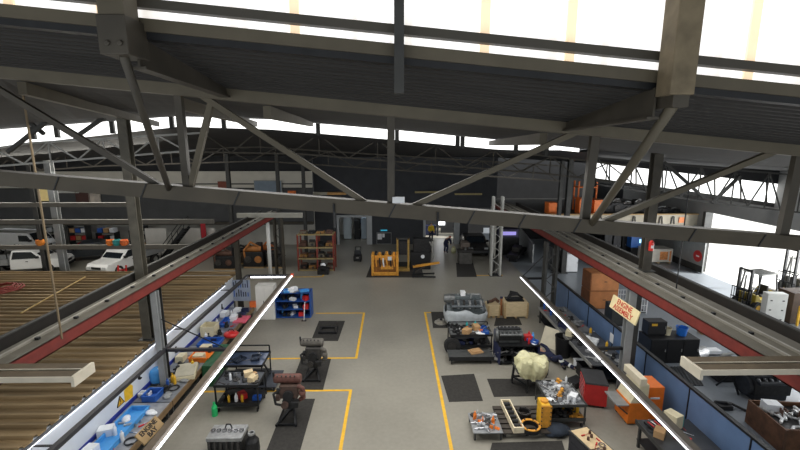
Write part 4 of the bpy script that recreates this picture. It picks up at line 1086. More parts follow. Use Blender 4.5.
# ------------------------------------------------------------------ right bay
rx0, rx1 = 7.5, 8.72
for k, (ya, yb_, lab, tm) in enumerate(((7.6, 11.3, 'dark workbench by the blue partition at the bottom edge, below the test machine', M((54, 56, 60), .4, .2, .2, 4)),
                                        (14.5, 17.4, 'dark workbench along the blue partition behind the red tool chest', M((70, 72, 76), .4, .2, .2, 4)),
                                        (17.45, 20.4, 'grey workbench along the blue partition up to the dark laced column', M((104, 106, 108), .45, .2, .2, 4)))):
    x0_, x1_ = (rx0, rx1 + .3) if k else (7.35, 8.95)
    if k == 1: x1_ = 9.0
    if k == 2: x1_ = 8.9; 
    t = thing('workbench', lab, 'workbench', ((x0_ + x1_) / 2, (ya + yb_) / 2, 0))
    w, d = x1_ - x0_, yb_ - ya
    MB().box(-w / 2, w / 2, -d / 2, d / 2, .79, .85).build('top', tm, t, bev=.008)
    MB().box(-w / 2 - .03, -w / 2 + .01, -d / 2, d / 2, .74, .87).build('front_rail', STEEL_LIGHT if k else STEEL_DARK, t)
    for sx in (-1, 1):
        for sy in (-.94, .94): MB().box(sx * (w / 2 - .08) - .035, sx * (w / 2 - .08) + .035, sy * d / 2 - .035, sy * d / 2 + .035, 0, .79).build('leg', STEEL_DARK, t)
    MB().box(-w / 2 + .04, w / 2 - .05, -d / 2 + .05, d / 2 - .05, .22, .25).build('lower_shelf', STEEL_BLK, t)
strew('bench behind the red tool chest', (7.6, 8.9, 14.6, 17.3), .851, [('wrench', 'steel', CHROME, 7), ('fuel_pump', 'dark', IRON_DK, 5), ('gear', 'steel', ALU, 4), ('parts_bin', 'white', WHITE, 2), ('carton', 'cream', CREAM, 2), ('rag', 'white', WHITE, 3), ('camshaft', 'steel', ALU, 4), ('spray_can', 'yellow', YELLOW, 2)], 1.4, .2)
strew('bench ending at the dark laced column', (7.6, 8.8, 17.6, 20.3), .851, [('fuel_pump', 'dark', IRON_DK, 5), ('camshaft', 'steel', ALU, 4), ('piston', 'grey', IRON, 5), ('parts_bin', 'dark', NAVY, 3), ('screwdriver', 'red handled', RED, 4), ('spray_can', 'blue', BLUE, 2)], 1.4, .22)
strew('dark bench at the bottom edge', (7.45, 8.6, 8.8, 11.2), .851, [('wrench', 'steel', CHROME, 4), ('cable_coil', 'black', BLACK, 2), ('screwdriver', 'red handled', RED, 4), ('carton', 'tan', CARD, 1)], 1.3, .22)
q = G(656, 428, .85)
t = thing('tool_case', 'open black case of red tools on the dark bench at the bottom edge', 'tool case', (q.x + .1, q.y + .1, .851), .2)
MB().box(-.3, .3, -.2, .2, 0, .06).build('tray', BLACK, t, bev=.01)
for k in range(5): MB().cyl((-.22 + .11 * k, -.12, .075), (-.22 + .11 * k, .12, .075), .022, n=8).build('tool', RED if k % 2 == 0 else CHROME, t)
q = G(671, 428, .85)
t = thing('box_file', 'cream upright box with a teal side on the dark bench by the partition', 'box', (q.x + .1, q.y + .1, .851), .4)
MB().box(-.16, .16, -.2, .2, 0, .42).build('body', CREAM, t, bev=.01)
MB().box(.16, .19, -.2, .2, 0, .36).build('side', TEAL, t)

# right light rail
lr = thing('light_rail', 'dark rail with a white strip light above the right benches', 'light', (6.95, 15.1, 2.0))
MB().box(-.04, .16, -7.4, 6.6, -.06, .1).build('rail', M((76, 70, 62), .45, .3, .2, 3), lr)
for a, b in ((-7.4, -2.4), (-2.3, 2.2), (2.3, 6.6)): MB().cyl((-.08, a, .02), (-.08, b, .02), .019, n=10).build('light_tube', M((246, 248, 255), 0.4, 0, 0, emit=2.0, key='r'), lr)
for yy in (-1.5, 6.45): MB().box(.1, 1.3 if yy > 0 else 1.1, yy - .05, yy + .05, -.05, .05).build('cross_bar', STEEL_BLK, lr)
MB().bar((.0, 6.55, .05), (.95, 6.2, 1.3), .04).build('brace', STEEL_BLK, lr)
# ENGINE ASSEMBLY board
a, b = PXX(611.8, 301.5, 7.92), PXX(638, 318, 7.92)
sg = thing('assembly_sign', 'cream board with red letters ENGINE ASSEMBLY on the crane post', 'sign', (7.92, (a.y + b.y) / 2, (a.z + b.z) / 2))
Ls = abs(a.y - b.y)
MB().box(-.025, .025, -Ls / 2, Ls / 2, -.24, .24).build('board', M((222, 206, 160), .6, 0, .1, 3), sg, bev=.008)
text('lettering', 'ENGINE\nASSEMBLY', .26, M((186, 48, 34), .6, 0, 0), frame((0, -1, 0), (0, 0, 1), (-.028, 0, .0)), sg, .004)
sg.rotation_euler = (0, math.radians(14), 0)
for k, (px, py) in enumerate(((594.5, 336), (611.5, 338), (613.5, 352))):
    p_ = PXX(px, py, PX - .03)
    tag(MB().box(-.003, .003, -.14, .14, -.2, .2).build('paper_notice', WHITE, loc=(PX - .025, p_.y, max(.3, p_.z))), ('white paper notice on the blue partition, first from the laced column', 'white paper notice on the blue partition beside the crane post', 'white paper notice on the blue partition, lower one by the crane post')[k], 'notice')

# orange test machine
x0, x1, y, h = fit(622, 652, 430, 374)
tm = thing('test_machine', 'orange test machine with a cream tilted console below the ENGINE ASSEMBLY board', 'machine', (7.72, 12.0, 0))
tm.location = (G(632, 424).x + .15, G(632, 424).y + .35, 0)
MB().box(-.35, .35, -.5, .5, .05, .82).build('base_cabinet', ORANGE, tm, bev=.015)
MB().box(.25, .85, -.35, .55, .05, 1.32).build('rear_cabinet', M((232, 116, 30), .4, 0, .08, 4), tm, bev=.015)
MB().hexa([(-.32, -.5, .82), (.25, -.5, .82), (.25, .5, .82), (-.32, .5, .82)], [(-.02, -.5, 1.5), (.25, -.5, 1.5), (.25, .5, 1.5), (-.02, .5, 1.5)]).build('console', CREAM, tm, bev=.01)
hd = MB().box(-.12, .1, -.6, .6, 1.5, 1.76).build('header', M((214, 204, 180), .5, 0, .08, 4), tm, bev=.01)
for yy in (-.25, .05): MB().cyl((-.215, yy, 1.2), (-.17, yy, 1.22), .07, n=14).build('gauge', BLACK, tm)
MB().box(-.21, -.15, .2, .42, 1.1, 1.3).build('label_plate', YELLOW, tm)
MB().box(-.75, -.35, -.5, .5, .72, .76).build('tray', GREYP, tm)
for yy in (-.45, .45): MB().bar((-.7, yy, .72), (-.36, yy, .4), .04).build('tray_bracket', STEEL_DARK, tm)
for sx in (-.28, .7):
    for sy in (-.3, .4): MB().box(sx - .05, sx + .05, sy - .05, sy + .05, 0, .05).build('foot', BLACK, tm)
MB().box(.4, .7, -.37, -.35, .9, .96).build('rating_plate', WHITE, tm)
tm.scale = (1, .82, .96)
# red tool chest
x0, x1, y, h = fit(588, 610, 411, 379)
t = thing('tool_chest', 'red tool chest of drawers with a black top beside the bench', 'tool chest', ((x0 + x1) / 2 + .05, y + .62, 0), -.25)
MB().box(-.36, .36, -.48, .48, .09, .88).build('body', M((178, 34, 34), .4, 0, .1, 4), t, bev=.012)
MB().box(-.38, .38, -.5, .5, .88, .95).build('top', M((52, 52, 54), .5, .1, .15, 5), t, bev=.008)
for k in range(5):
    d = MB().box(-.38, -.36, -.44, .44, .14 + k * .145, .265 + k * .145).build('drawer', M((196, 40, 38), .4, 0, .08, 4), t)
    MB().box(-.405, -.38, -.36, .36, .225 + k * .145, .245 + k * .145).build('handle', CHROME, d)
casters(t, (-.28, .28), (-.38, .38), .045)

SILV = M((168, 170, 173), .4, .2, .12, 8)
# parts table, dolly, pallet and benches in the near right group
x0, x1, y, h = fit(549, 585, 429, 404)
t5 = (x0, x1, y)
trolley('steel frame table heaped with silver engine parts near the red tool chest', x0, x1, y, 1.45, .82, (.32,), STEEL_DARK, M((120, 122, 124), .4, .4, .2, 5))
strew('steel frame table near the red chest', (x0 + .05, x1 - .05, y + .06, y + 1.4), .822, [('wrench', 'steel', CHROME, 5), ('gear', 'bright silver', SILV, 7), ('piston', 'bright silver', SILV, 8), ('bearing_ring', 'steel', CHROME, 7), ('bracket', 'bright silver', SILV, 8), ('spray_can', 'white', WHITE, 2), ('carton', 'small white', WHITE, 1), ('camshaft', 'silver', ALU, 4), ('socket', 'steel', CHROME, 8), ('fuel_pump', 'brass coloured', YEL_ENG, 3), ('rag', 'white', WHITE, 2)], 1.15, .1)
strew('lower shelf of the steel frame table', (x0 + .05, x1 - .05, y + .06, y + .9), .322, [('spray_can', 'yellow', YELLOW, 4), ('fuel_pump', 'dark', IRON_DK, 6), ('gear', 'tan', YEL_ENG, 4), ('parts_bin', 'dark', BLACK, 2), ('pipe_bend', 'steel', ALU, 3)], 1.5, .16)
x0, x1, y, h = fit(475, 501, 441, 433)
t = thing('low_dolly', 'low steel dolly spread with small grey and orange parts', 'dolly', ((x0 + x1) / 2, y + .48, 0))
w = x1 - x0
MB().box(-w / 2 - .06, w / 2 + .06, -.5, .5, .26, .3).build('deck', M((150, 152, 154), .4, .4, .2, 5), t, bev=.008)
for sx in (-1, 1):
    for sy in (-1, 1): MB().box(sx * (w / 2) - .03, sx * (w / 2) + .03, sy * .44 - .03, sy * .44 + .03, 0.05, .26).build('leg', STEEL_DARK, t)
casters(t, (-w / 2, w / 2), (-.44, .44), .03)
strew('low steel dolly', (x0 + .02, x1 - .02, y + .06, y + .92), .301, [('bracket', 'orange', ORANGE, 3), ('oil_bottle', 'orange', ORANGE, 2), ('piston', 'bright silver', SILV, 7), ('gear', 'grey', IRON, 4), ('bracket', 'bright silver', SILV, 4), ('camshaft', 'steel', CHROME, 4), ('bearing_ring', 'steel', CHROME, 4), ('socket', 'steel', ALU, 6)], 1.1, .11)
a, b = G(503, 440), G(553, 440)
t = thing('parts_pallet', 'low black wheeled pallet under the cream tray and yellow casting', 'pallet', ((a.x + b.x) / 2, a.y + .75, 0))
w = b.x - a.x
for k in range(6): MB().box(-w / 2, w / 2, -.7 + .245 * k, -.52 + .245 * k, .15, .2).build('board', M((62, 56, 50), .8, 0, .2, 5), t)
for sx in (-1, 0, 1): MB().box(sx * (w / 2 - .06) - .05, sx * (w / 2 - .06) + .05, -.7, .7, .1, .15).build('bearer', STEEL_BLK, t)
casters(t, (-w / 2 + .1, w / 2 - .1), (-.6, .6), .045)
q0, q1 = G(519, 432, .25), G(505, 403, .25)
mx_ = (q0 + q1) / 2; ang = math.atan2(q1.y - q0.y, q1.x - q0.x); ln = (q1 - q0).length
t = thing('rocker_cover', 'long cream engine cover lying open side up with dark parts inside', 'engine part', (mx_.x, mx_.y, .201), ang)
m_ = MB().box(-ln / 2, ln / 2, -.17, .17, 0, .05).box(-ln / 2, ln / 2, -.17, -.13, .05, .2).box(-ln / 2, ln / 2, .13, .17, .05, .2).box(-ln / 2, -ln / 2 + .05, -.13, .13, .05, .2).box(ln / 2 - .05, ln / 2, -.13, .13, .05, .2)
m_.build('shell', M((228, 214, 184), .5, 0, .08, 4), t, bev=.01)
for k in range(6): MB().cyl((-ln / 2 + .2 + k * ln * .15, -.1, .12), (-ln / 2 + .2 + k * ln * .15, .1, .12), .07, n=12).build('valve_gear', IRON_DK, t)
for px, py, r, lab, rim in ((524, 414, .22, 'smaller black ring casting on the pallet beside the cream cover', IRON), (530.5, 428, .3, 'larger black ring casting with an orange rim on the pallet', YEL_ENG)):
    q = G(px, py, .25)
    t = thing('ring_casting', lab, 'engine part', (q.x, q.y, .201))
    MB().ring((0, 0, 0), r, r * .78, .14, 24).build('ring', IRON_DK, t); MB().ring((0, 0, .14), r * 1.03, r * .82, .03, 24).build('rim', rim, t)
    for k in range(6): MB().cyl((r * .9 * math.cos(k), r * .9 * math.sin(k), .17), (r * .9 * math.cos(k), r * .9 * math.sin(k), .2), .025, n=6).build('bolt', IRON, t)
q = G(545, 428, .2)
t = thing('yellow_casting', 'tall yellow engine casting standing at the end of the pallet', 'engine part', (q.x, q.y + .2, .201))
MB().box(-.14, .14, -.2, .25, 0, .8).build('body', YELLOW, t, bev=.03)
MB().box(-.17, .17, -.23, -.2, .03, .78).build('flange', YEL_ENG, t)
for k in range(5):
    for s in (-1, 1): MB().cyl((s * .14, -.25, .12 + k * .15), (s * .14, -.23, .12 + k * .15), .022, n=6).build('bolt', IRON, t)
MB().cyl((.0, .0, .8), (.0, .0, .86), .12, n=14).build('port', YEL_ENG, t)
q = G(556, 436, 0)
t = thing('dark_tarp_heap', 'heap of dark blue cloth on the floor beside the yellow casting', 'cloth', (q.x + .05, q.y + .1, 0))
MB().ball((0, 0, .16), .3, 14, (1.2, 1.0, .55)).ball((.25, .05, .11), .22, 12, (1, 1.1, .6)).ball((-.22, -.05, .1), .2, 12, (1.1, 1, .6)).build('cloth', M((46, 54, 66), .9, 0, .3, 6, bump=.6), t, smooth=True)
f0, f1 = G(569, 430, .8), G(587, 427, .8); n1 = G(612, 449, .8)
dr = Vector((n1.x - f1.x, n1.y - f1.y, 0)).normalized(); ct = (f0 + f1) / 2 + dr * .75
t = thing('cardboard_bench', 'small black drawer bench topped with stained cardboard at the bottom edge', 'bench', (ct.x, ct.y, 0), math.atan2(dr.x, -dr.y))
wb = (f1 - f0).length / 2
MB().box(-wb, wb, -.75, .75, .06, .76).build('body', M((36, 36, 40), .5, .1, .2, 5), t, bev=.01)
MB().box(-wb - .02, wb + .02, -.77, .77, .76, .8).build('top', STEEL_DARK, t)
MB().box(-wb + .03, wb - .02, -.7, .72, .8, .812).build('cardboard_sheet', M((206, 182, 142), .8, 0, .18, 3), t)
for k in range(3): MB().box(-wb - .02, -wb, -.7, .7, .1 + .22 * k, .29 + .22 * k).build('drawer', M((56, 56, 60), .5, .1, .1, 5), t)
q = t.location
strew('stained cardboard on the drawer bench', (q.x - .22, q.x + .22, q.y - .5, q.y + .6), .813, [('screwdriver', 'red handled', RED, 5), ('socket', 'brown', RUST, 4), ('bearing_ring', 'steel', CHROME, 2), ('wrench', 'rusty', RUST, 2)], 1.1, .16)

# stand with the yellow plastic bag
q = G(517, 386); q2 = G(546, 390)
t = thing('engine_stand', 'black engine stand on castors under the yellow plastic bag', 'engine stand', (G(530, 393).x, G(530, 393).y + .3, .013))
for x, y in ((-.5, .35), (-.12, -.3), (.5, .3)):
    MB().bar((x, y, .08), (x * .9, y * .9, .82), .07).build('leg', STEEL_BLK, t)
    MB().cyl((x - .02, y, .07), (x + .02, y, .07), .07, n=12).build('caster', BLACK, t)
MB().bar((-.5, .35, .3), (.5, .3, .3), .06).bar((-.5, .35, .3), (-.12, -.3, .3), .06).build('base_frame', STEEL_BLK, t)
MB().box(-.52, .55, -.36, .4, .80, .86).build('table', STEEL_DARK, t)
bag = t.location
m_ = MB(); n_ = 40; lv = [(.02, 1.34), (.55, 1.37), (.9, 1.36), (1.0, 1.29), (1.02, 1.1), (1.0, .9), (.84, .68)]
vs = []
for j, (r, z) in enumerate(lv):
    for i in range(n_):
        a_ = 2 * math.pi * i / n_; c_, s_ = math.cos(a_), math.sin(a_)
        k = (abs(c_) ** 5 + abs(s_) ** 5) ** (-1 / 5)
        fold = 1 + (.08 * math.sin(5 * a_ + 1) + .06 * math.sin(9 * a_ + .5 * j) + .05 * math.sin(14 * a_ + j)) * min(1, j / 3) + (.16 * max(0, math.sin(2 * a_ + .6)) ** 4 if j > 3 else 0)
        front = max(0, -s_)
        zz = z + .07 * math.sin(3 * a_ + 2) * (j > 0) + .05 * math.sin(7 * a_) * (j in (2, 3)) + (j >= 5) * (-.16 * front * max(0, 1 - abs(c_ + .25) * 1.6) + .1 * abs(c_) + .04 * math.sin(6 * a_))
        vs.append((c_ * k * .52 * r * fold + R.uniform(-.02, .02), s_ * k * .44 * r * fold + R.uniform(-.02, .02), max(zz, .6 if j == 6 else .88)))
fs = [(j * n_ + i, j * n_ + (i + 1) % n_, (j + 1) * n_ + (i + 1) % n_, (j + 1) * n_ + i) for j in range(len(lv) - 1) for i in range(n_)]
fs.append(tuple(range(n_)))
bg_ = thing('plastic_bag', 'pale yellow plastic bag draped over a covered engine on the black stand', 'bag', (bag.x + .1, bag.y, -.1))
o = m_.add(vs, fs).build('sheet', BAG, bg_, smooth=False); o.modifiers.new('t', 'SOLIDIFY').thickness = .01
MB().box(-.36, .36, -.28, .28, .975, 1.3).build('wrapped_core', M((190, 176, 140), .6, 0, .2, 5), bg_)
a, b = G(537, 396), G(553, 394)
trolley('small silver topped table right behind the yellow plastic bag', a.x + .05, b.x + .2, a.y + 1.15, .5, .75, (), STEEL_DARK, ALU)

# wrapped engine, trolleys and crates
a, b = G(448, 333), G(488, 333)
w = b.x - a.x
t = thing('engine_skid', 'black steel skid under the plastic wrapped grey engine', 'skid', ((a.x + b.x) / 2, a.y + .95, 0))
for s in (-1, 1): MB().box(-w * .42, w * .42, s * .4 - .06, s * .4 + .06, 0, .14).build('runner', STEEL_BLK, t)
for s in (-1, 1): MB().box(s * w * .3 - .06, s * w * .3 + .06, -.45, .45, .14, .22).build('cross_beam', STEEL_BLK, t)
sk = t.location
e = thing('diesel_engine', 'large grey engine half covered with clear plastic wrap beside the plywood crates', 'engine', (sk.x, sk.y, .221))
engine_body(e, w * .98, 1.1, 1.45, M((100, 108, 110), .45, .3, .3, 9, bump=.2), M((96, 102, 106), .45, .3, .35, 9, bump=.2), 0.02, 6)
MB().lathe([(.02, -.3), (.2, -.28), (.24, 0), (.2, .25), (.02, .28)], (-w * .42, -.1, 1.25), 14, 'x').build('turbocharger', M((110, 112, 112), .4, .5, .25, 8), e)
MB().box(-w * .14, -w * .02, -.2, .1, 1.38, 1.62).build('filter_canister', WHITE, e, bev=.02)
MB().tube([(w * .1, -.3, 1.3), (w * .12, -.34, 1.55), (w * .34, -.3, 1.52), (w * .36, -.2, 1.3)], .035).build('fuel_pipe', ALU, e)
for k in range(6):
    xk = -w * .36 + w * .72 * k / 5
    MB().tube([(xk, -.3, 1.2), (xk, -.5, 1.12), (xk, -.52, .86)], .06, 8).build('intake_runner', ALU if k % 2 else IRON, e)
for k in range(4):
    xk = -w * .3 + w * .2 * k
    MB().box(xk - .07, xk + .07, -.46, -.38, .84, 1.0).build('pump_head', [IRON_DK, WHITE, IRON, IRON_DK][k], e)
n_ = 30; vs = []; lv = [(.94, .02), (1.0, .18), (1.05, .36), (1.05, .54), (1.0, .7)]
for j, (s_, z) in enumerate(lv):
    for i in range(n_):
        a_ = 2 * math.pi * i / n_; c_, s2 = math.cos(a_), math.sin(a_)
        k = (abs(c_) ** 4 + abs(s2) ** 4) ** -.25
        wob = 1 + .02 * math.sin(5 * a_ + j * 1.3) + .015 * math.sin(11 * a_ + j)
        vs.append((c_ * k * w * .53 * s_ * wob, s2 * k * .62 * s_ * wob, z + (.1 * math.sin(3 * a_ + 1) + .06 * math.sin(7 * a_) if j == 4 else 0)))
fs = [(j * n_ + i, j * n_ + (i + 1) % n_, (j + 1) * n_ + (i + 1) % n_, (j + 1) * n_ + i) for j in range(len(lv) - 1) for i in range(n_)]
o = MB().add(vs, fs).build('plastic_wrap', WRAP, e, smooth=True); o.modifiers.new('t', 'SOLIDIFY').thickness = .012
q = G(441, 323)
t = thing('round_plate', 'round steel plate lying on the small black mat by the yellow line', 'plate', (q.x, q.y, .0135))
MB().lathe([(.02, 0), (.34, 0), (.34, .05), (.2, .07), (.2, .16), (.02, .16)], n=22).build('disc', M((170, 166, 156), .4, .5, .2, 6), t)
MB().cyl((0, 0, .16), (0, 0, .22), .07, n=12).build('hub', IRON_DK, t)
def crate(label, x0, x1, y, dep, h, mat):
    t = thing('plywood_crate', label, 'crate', ((x0 + x1) / 2, y + dep / 2, 0)); w = x1 - x0
    for s in (-1, 0, 1): MB().box(s * (w / 2 - .07) - .05, s * (w / 2 - .07) + .05, -dep / 2, dep / 2, 0, .1).build('skid', WOOD, t)
    MB().box(-w / 2, w / 2, -dep / 2, dep / 2, .1, h).build('body', mat, t, bev=.006)
    for s in (-1, 1): MB().box(s * (w / 2 - .04) - .04, s * (w / 2 - .04) + .04, -dep / 2 - .015, -dep / 2, .1, h).build('batten', WOOD, t)
    return t
x0, x1, y, h = fit(487.5, 500, 318, 305)
crate('smaller plywood crate squeezed between wrapped engine and larger crate', x0, x1, y, .7, h, PLY); sm = ((x0 + x1) / 2, y + .35, h)
x0, x1, y, h = fit(504, 528, 318.5, 302)
crate('larger plywood crate with black hoses on top, beside the laced column', x0, x1, y, .95, h, PLY); lg = (x0, x1, y, h)
t = thing('hose_bundle', 'tangle of black hoses and pipes on the larger plywood crate', 'hoses', ((x0 + x1) / 2, y + .5, h + .003))
for k in range(4):
    z = .06 + .055 * k
    MB().tube([(-.5 + .1 * k, -.2 + .1 * k, z), (-.2, -.1 + .16 * (k % 2), z + .22), (.15, .05 * k - .1, z + .26 - .04 * k), (.5 - .08 * k, .15 - .1 * (k % 2), z)], .05, 8).build('hose', [BLACK, IRON_DK, RUBBER, STEEL_BLK][k], t)
MB().box(-.45, .45, -.3, .3, 0, .06).build('base_tray', STEEL_BLK, t)
t = thing('exhaust_part', 'rusty brown pipe casting lying on the smaller plywood crate', 'engine part', (sm[0], sm[1], sm[2] + .001))
MB().tube([(-.25, 0, .09), (-.05, .05, .12), (.12, -.05, .28), (.3, 0, .1)], .08, 10).build('pipe', RUST, t)
MB().cyl((-.3, 0, .09), (-.24, 0, .09), .09, n=12).build('flange', IRON_DK, t)
q = G(502.5, 317)
t = thing('brown_cylinder', 'tall brown bottle shaped part standing between the two crates', 'engine part', (q.x - .02, q.y + .3, 0))
MB().lathe([(.01, 0), (.1, 0), (.1, .55), (.06, .7), (.06, .95), (.01, .95)], n=14).build('body', M((150, 98, 58), .6, 0, .2, 5), t)
MB().cyl((0, 0, .95), (0, 0, 1.02), .08, n=12).build('cap', NAVY, t)

x0, x1, y, h = fit(450, 492, 353, 325)
ta = (x0, x1, y)
trolley('steel parts trolley piled with blue, orange and teal goods before the wrapped engine', x0, x1, y, 1.0, .82, (.3,), STEEL_BLK, M((96, 98, 98), .45, .3, .25, 5), 0, .22)
strew('parts trolley before the wrapped engine', (x0 + .05, x1 - .05, y + .08, y + .92), .822, [('parts_bin', 'blue', BLUE, 2), ('bracket', 'orange', ORANGE, 2), ('carton', 'brown cardboard', CARD, 2), ('fuel_pump', 'dark', IRON_DK, 5), ('camshaft', 'steel', ALU, 4), ('spray_can', 'teal', TEAL, 2), ('pipe_bend', 'steel', ALU, 4), ('rag', 'white', WHITE, 1), ('gear', 'grey', IRON, 3)], 1.4, .19)
strew('lower shelf of the piled parts trolley', (x0 + .05, x1 - .05, y + .08, y + .5), .302, [('fuel_pump', 'black', BLACK, 4), ('parts_bin', 'dark', NAVY, 2), ('gear', 'steel', IRON, 3)], 1.6, .22)
q = G(457, 351)
t = thing('truck_wheel', 'black wheel standing against the end of the piled parts trolley', 'wheel', (q.x - .25, q.y - .28, 0))
MB().ring((-.0, 0, .36), .36, .2, .2, 24, 'y').build('tyre', RUBBER, t)
MB().cyl((0, .06, .36), (0, .14, .36), .2, n=20).build('rim', IRON, t)
a, b = G(449, 365), G(494, 365)
t = thing('low_plate_dolly', 'wide low steel dolly with a bare grey deck before the piled trolley', 'dolly', ((a.x + b.x) / 2, a.y + .42, 0))
w = b.x - a.x
MB().box(-w / 2, w / 2, -.42, .3, .26, .32).build('deck', M((88, 90, 90), .45, .4, .25, 4), t, bev=.01)
MB().box(-w / 2, w / 2, -.44, -.42, .2, .36).build('front_lip', STEEL_BLK, t)
casters(t, (-w / 2 + .12, w / 2 - .12), (-.32, .2), .1)
q = G(481, 350, .32)
tag(MB().box(-.28, .28, -.2, .2, 0, .05).box(-.22, .22, -.15, .15, .05, .09).build('cardboard_sheet', CARD, loc=(a.x + 1.2, a.y + .5, .321), rot=(0, 0, .3)), 'brown cardboard flat on the bare dolly deck', 'cardboard')
x0, x1, y, h = fit(499, 540, 367, 333)
w = x1 - x0
t = thing('engine_workbench', 'navy workbench cabinet carrying a stripped dark engine beside the lying person', 'workbench', ((x0 + x1) / 2, y + .6, 0))
MB().box(-w / 2, w / 2, -.5, .5, .84, .9).build('top', STEEL_BLK, t)
for s in (-1, 1): MB().box(s * (w / 2 - .03) - .03, s * (w / 2 - .03) + .03, -.5, .5, .06, .84).build('side_panel', NAVY, t)
MB().box(-w / 2, w / 2, .46, .5, .06, .84).build('back_panel', NAVY, t)
MB().box(-w / 2 + .06, w / 2 - .06, -.48, .46, .1, .14).build('shelf', STEEL_BLK, t)
MB().box(-w / 2 + .06, w / 2 - .06, -.48, .46, .46, .5).build('shelf', STEEL_BLK, t)
casters(t, (-w / 2 + .12, w / 2 - .12), (-.4, .4), .045)
wbx, wby = (x0 + x1) / 2, y + .6
e = thing('diesel_engine', 'stripped dark engine with silver head on the navy workbench', 'engine', (wbx - .35, wby, .905))
engine_body(e, 1.15, .8, .62, IRON_DK, M((96, 98, 98), .4, .4, .35, 9), 0.0, 6)
strew('navy workbench around the stripped engine', (wbx + .32, wbx + w / 2 - .08, wby - .42, wby + .42), .902, [('carton', 'red', RED, 1), ('spray_can', 'red', RED, 2), ('parts_bin', 'blue', BLUE, 2), ('rag', 'white', WHITE, 2), ('oil_bottle', 'blue', BLUE_LT, 1)], 1.3, .18)
strew('middle shelf of the navy workbench', (wbx - w / 2 + .1, wbx + w / 2 - .1, wby - .42, wby + .1), .502, [('fuel_pump', 'dark', IRON_DK, 5), ('gear', 'steel', ALU, 3), ('camshaft', 'steel', ALU, 3), ('parts_bin', 'dark', BLACK, 2)], 1.4, .22)
strew('bottom shelf of the navy workbench', (wbx - w / 2 + .1, wbx + w / 2 - .1, wby - .42, wby + .1), .142, [('fuel_pump', 'black', BLACK, 4), ('parts_tray', 'steel', ALU, 2)], 1.6, .3)

# clutter between the lying person and the right bench
q = G(550, 348)
t = thing('leaning_board', 'pale board leaning against the grey workbench near the lying person', 'board', (q.x, q.y, 0), -.9)
MB().hexa([(-.5, -.03, 0), (.5, -.03, 0), (.5, .03, 0), (-.5, .03, 0)], [(-.5, .32, .8), (.5, .32, .8), (.5, .38, .8), (-.5, .38, .8)]).build('board', M((212, 204, 182), .7, 0, .1, 3), t)
q = G(570, 363)
t = thing('black_tub', 'tall black plastic tub standing beside the pale leaning board', 'tub', (q.x - .05, q.y + .65, 0))
MB().lathe([(.01, 0), (.3, 0), (.36, .85), (.38, .86), (.38, .9), (.33, .9), (.27, .05), (.01, .05)], n=20).build('body', BLACK, t)
q = G(581, 371)
bin_box('white_bin', 'small white open bin on the floor beside the black tub', (q.x, q.y + .2, 0), .34, .34, .36, WHITE)
q = G(589, 380)
bin_box('black_crate', 'black open crate on the floor at the red tool chest, further one', (q.x - .02, q.y + .3, 0), .5, .55, .5, BLACK, 'crate')
q = G(578, 389)
t = thing('black_case', 'flat black case on the floor between crate and parts table', 'case', (q.x, q.y + .25, 0), .5)
MB().box(-.3, .3, -.22, .22, 0, .26).build('body', BLACK, t, bev=.02); MB().box(-.08, .08, -.24, -.22, .1, .15).build('handle', STEEL_DARK, t)
q = G(571, 386)
small('rag', q.x, q.y + .1, 0.0, WHITE, 'white rag dropped on the floor by the flat black case', s=1.5)

# ------------------------------------------------------------------ side bay beyond the blue partition
def block(name, label, cat, c, w, d, h, mat, bev=.012, rz=0.0, panels=0, pm=None, group=None):
    """A free standing cabinet or box: body, plinth and door panels."""
    t = thing(name, label, cat, c, rz, group)
    MB().box(-w / 2, w / 2, -d / 2, d / 2, .06, h).build('body', mat, t, bev=bev)
    MB().box(-w / 2 + .03, w / 2 - .03, -d / 2 + .03, d / 2 - .03, 0, .06).build('plinth', STEEL_BLK, t)
    for k in range(panels):
        a = -w / 2 + w * k / panels + .02; b_ = -w / 2 + w * (k + 1) / panels - .02
        dd = MB().box(a, b_, -d / 2 - .018, -d / 2, .1, h - .04).build('door', pm or mat, t)
        MB().box(b_ - .06, b_ - .03, -d / 2 - .04, -d / 2 - .018, h * .5, h * .5 + .12).build('handle', STEEL_LIGHT, dd)
    return t
x0, x1, y, h = fit(648, 697, 364, 338)
w = x1 - x0
block('black_cabinet', 'long low black cabinet just behind the blue partition with buckets on top', 'cabinet', ((x0 + x1) / 2 + .05, y + .5, 0), w, .9, h, BLACK, panels=3)
cbx, cby, cbh = (x0 + x1) / 2, y + .5, h
block('black_control_box', 'black upright control box with a yellow label on the long black cabinet', 'box', (x0 + .5, cby + .15, cbh), .8, .45, .62, M((28, 28, 30), .5, 0, .15, 5), panels=1)
tag(MB().box(-.12, .12, -.004, .004, -.05, .05).build('yellow_label', YELLOW, loc=(x0 + .35, cby - .1, cbh + .5)), 'small yellow label on the black control box', 'label')
def pail(name, label, c, r, h, mat):
    t = thing(name, label, 'bucket', c)
    MB().lathe([(.01, 0), (r * .8, 0), (r, h), (r * 1.06, h), (r * 1.06, h - .03), (r * .93, h - .03), (r * .74, .03), (.01, .03)], n=18).build('body', mat, t)
    MB().tube([(r * math.cos(k * math.pi / 6), -.02, h + .12 * math.sin(k * math.pi / 6)) for k in range(7)], .012, 6).build('handle', STEEL_LIGHT, t)
    return t
pail('blue_bucket', 'bright blue bucket on the long black cabinet behind the partition', (x1 - .45, cby, cbh), .22, .36, M((36, 110, 200), .4, 0, .1, 5))
pail('white_bucket', 'dirty white bucket on the black cabinet beside the blue bucket', (x1 - 1.05, cby + .05, cbh), .17, .3, CREAM)
q = G(704, 349, .5)
t = thing('steel_can', 'white and steel can lying on its side past the blue bucket', 'can', (x1 + .45, cby, 0), .4)
MB().cyl((-.35, 0, .24), (.3, 0, .24), .24, n=18).build('body', ALU, t); MB().cyl((.3, 0, .24), (.42, 0, .24), .14, n=14).build('neck', WHITE, t)
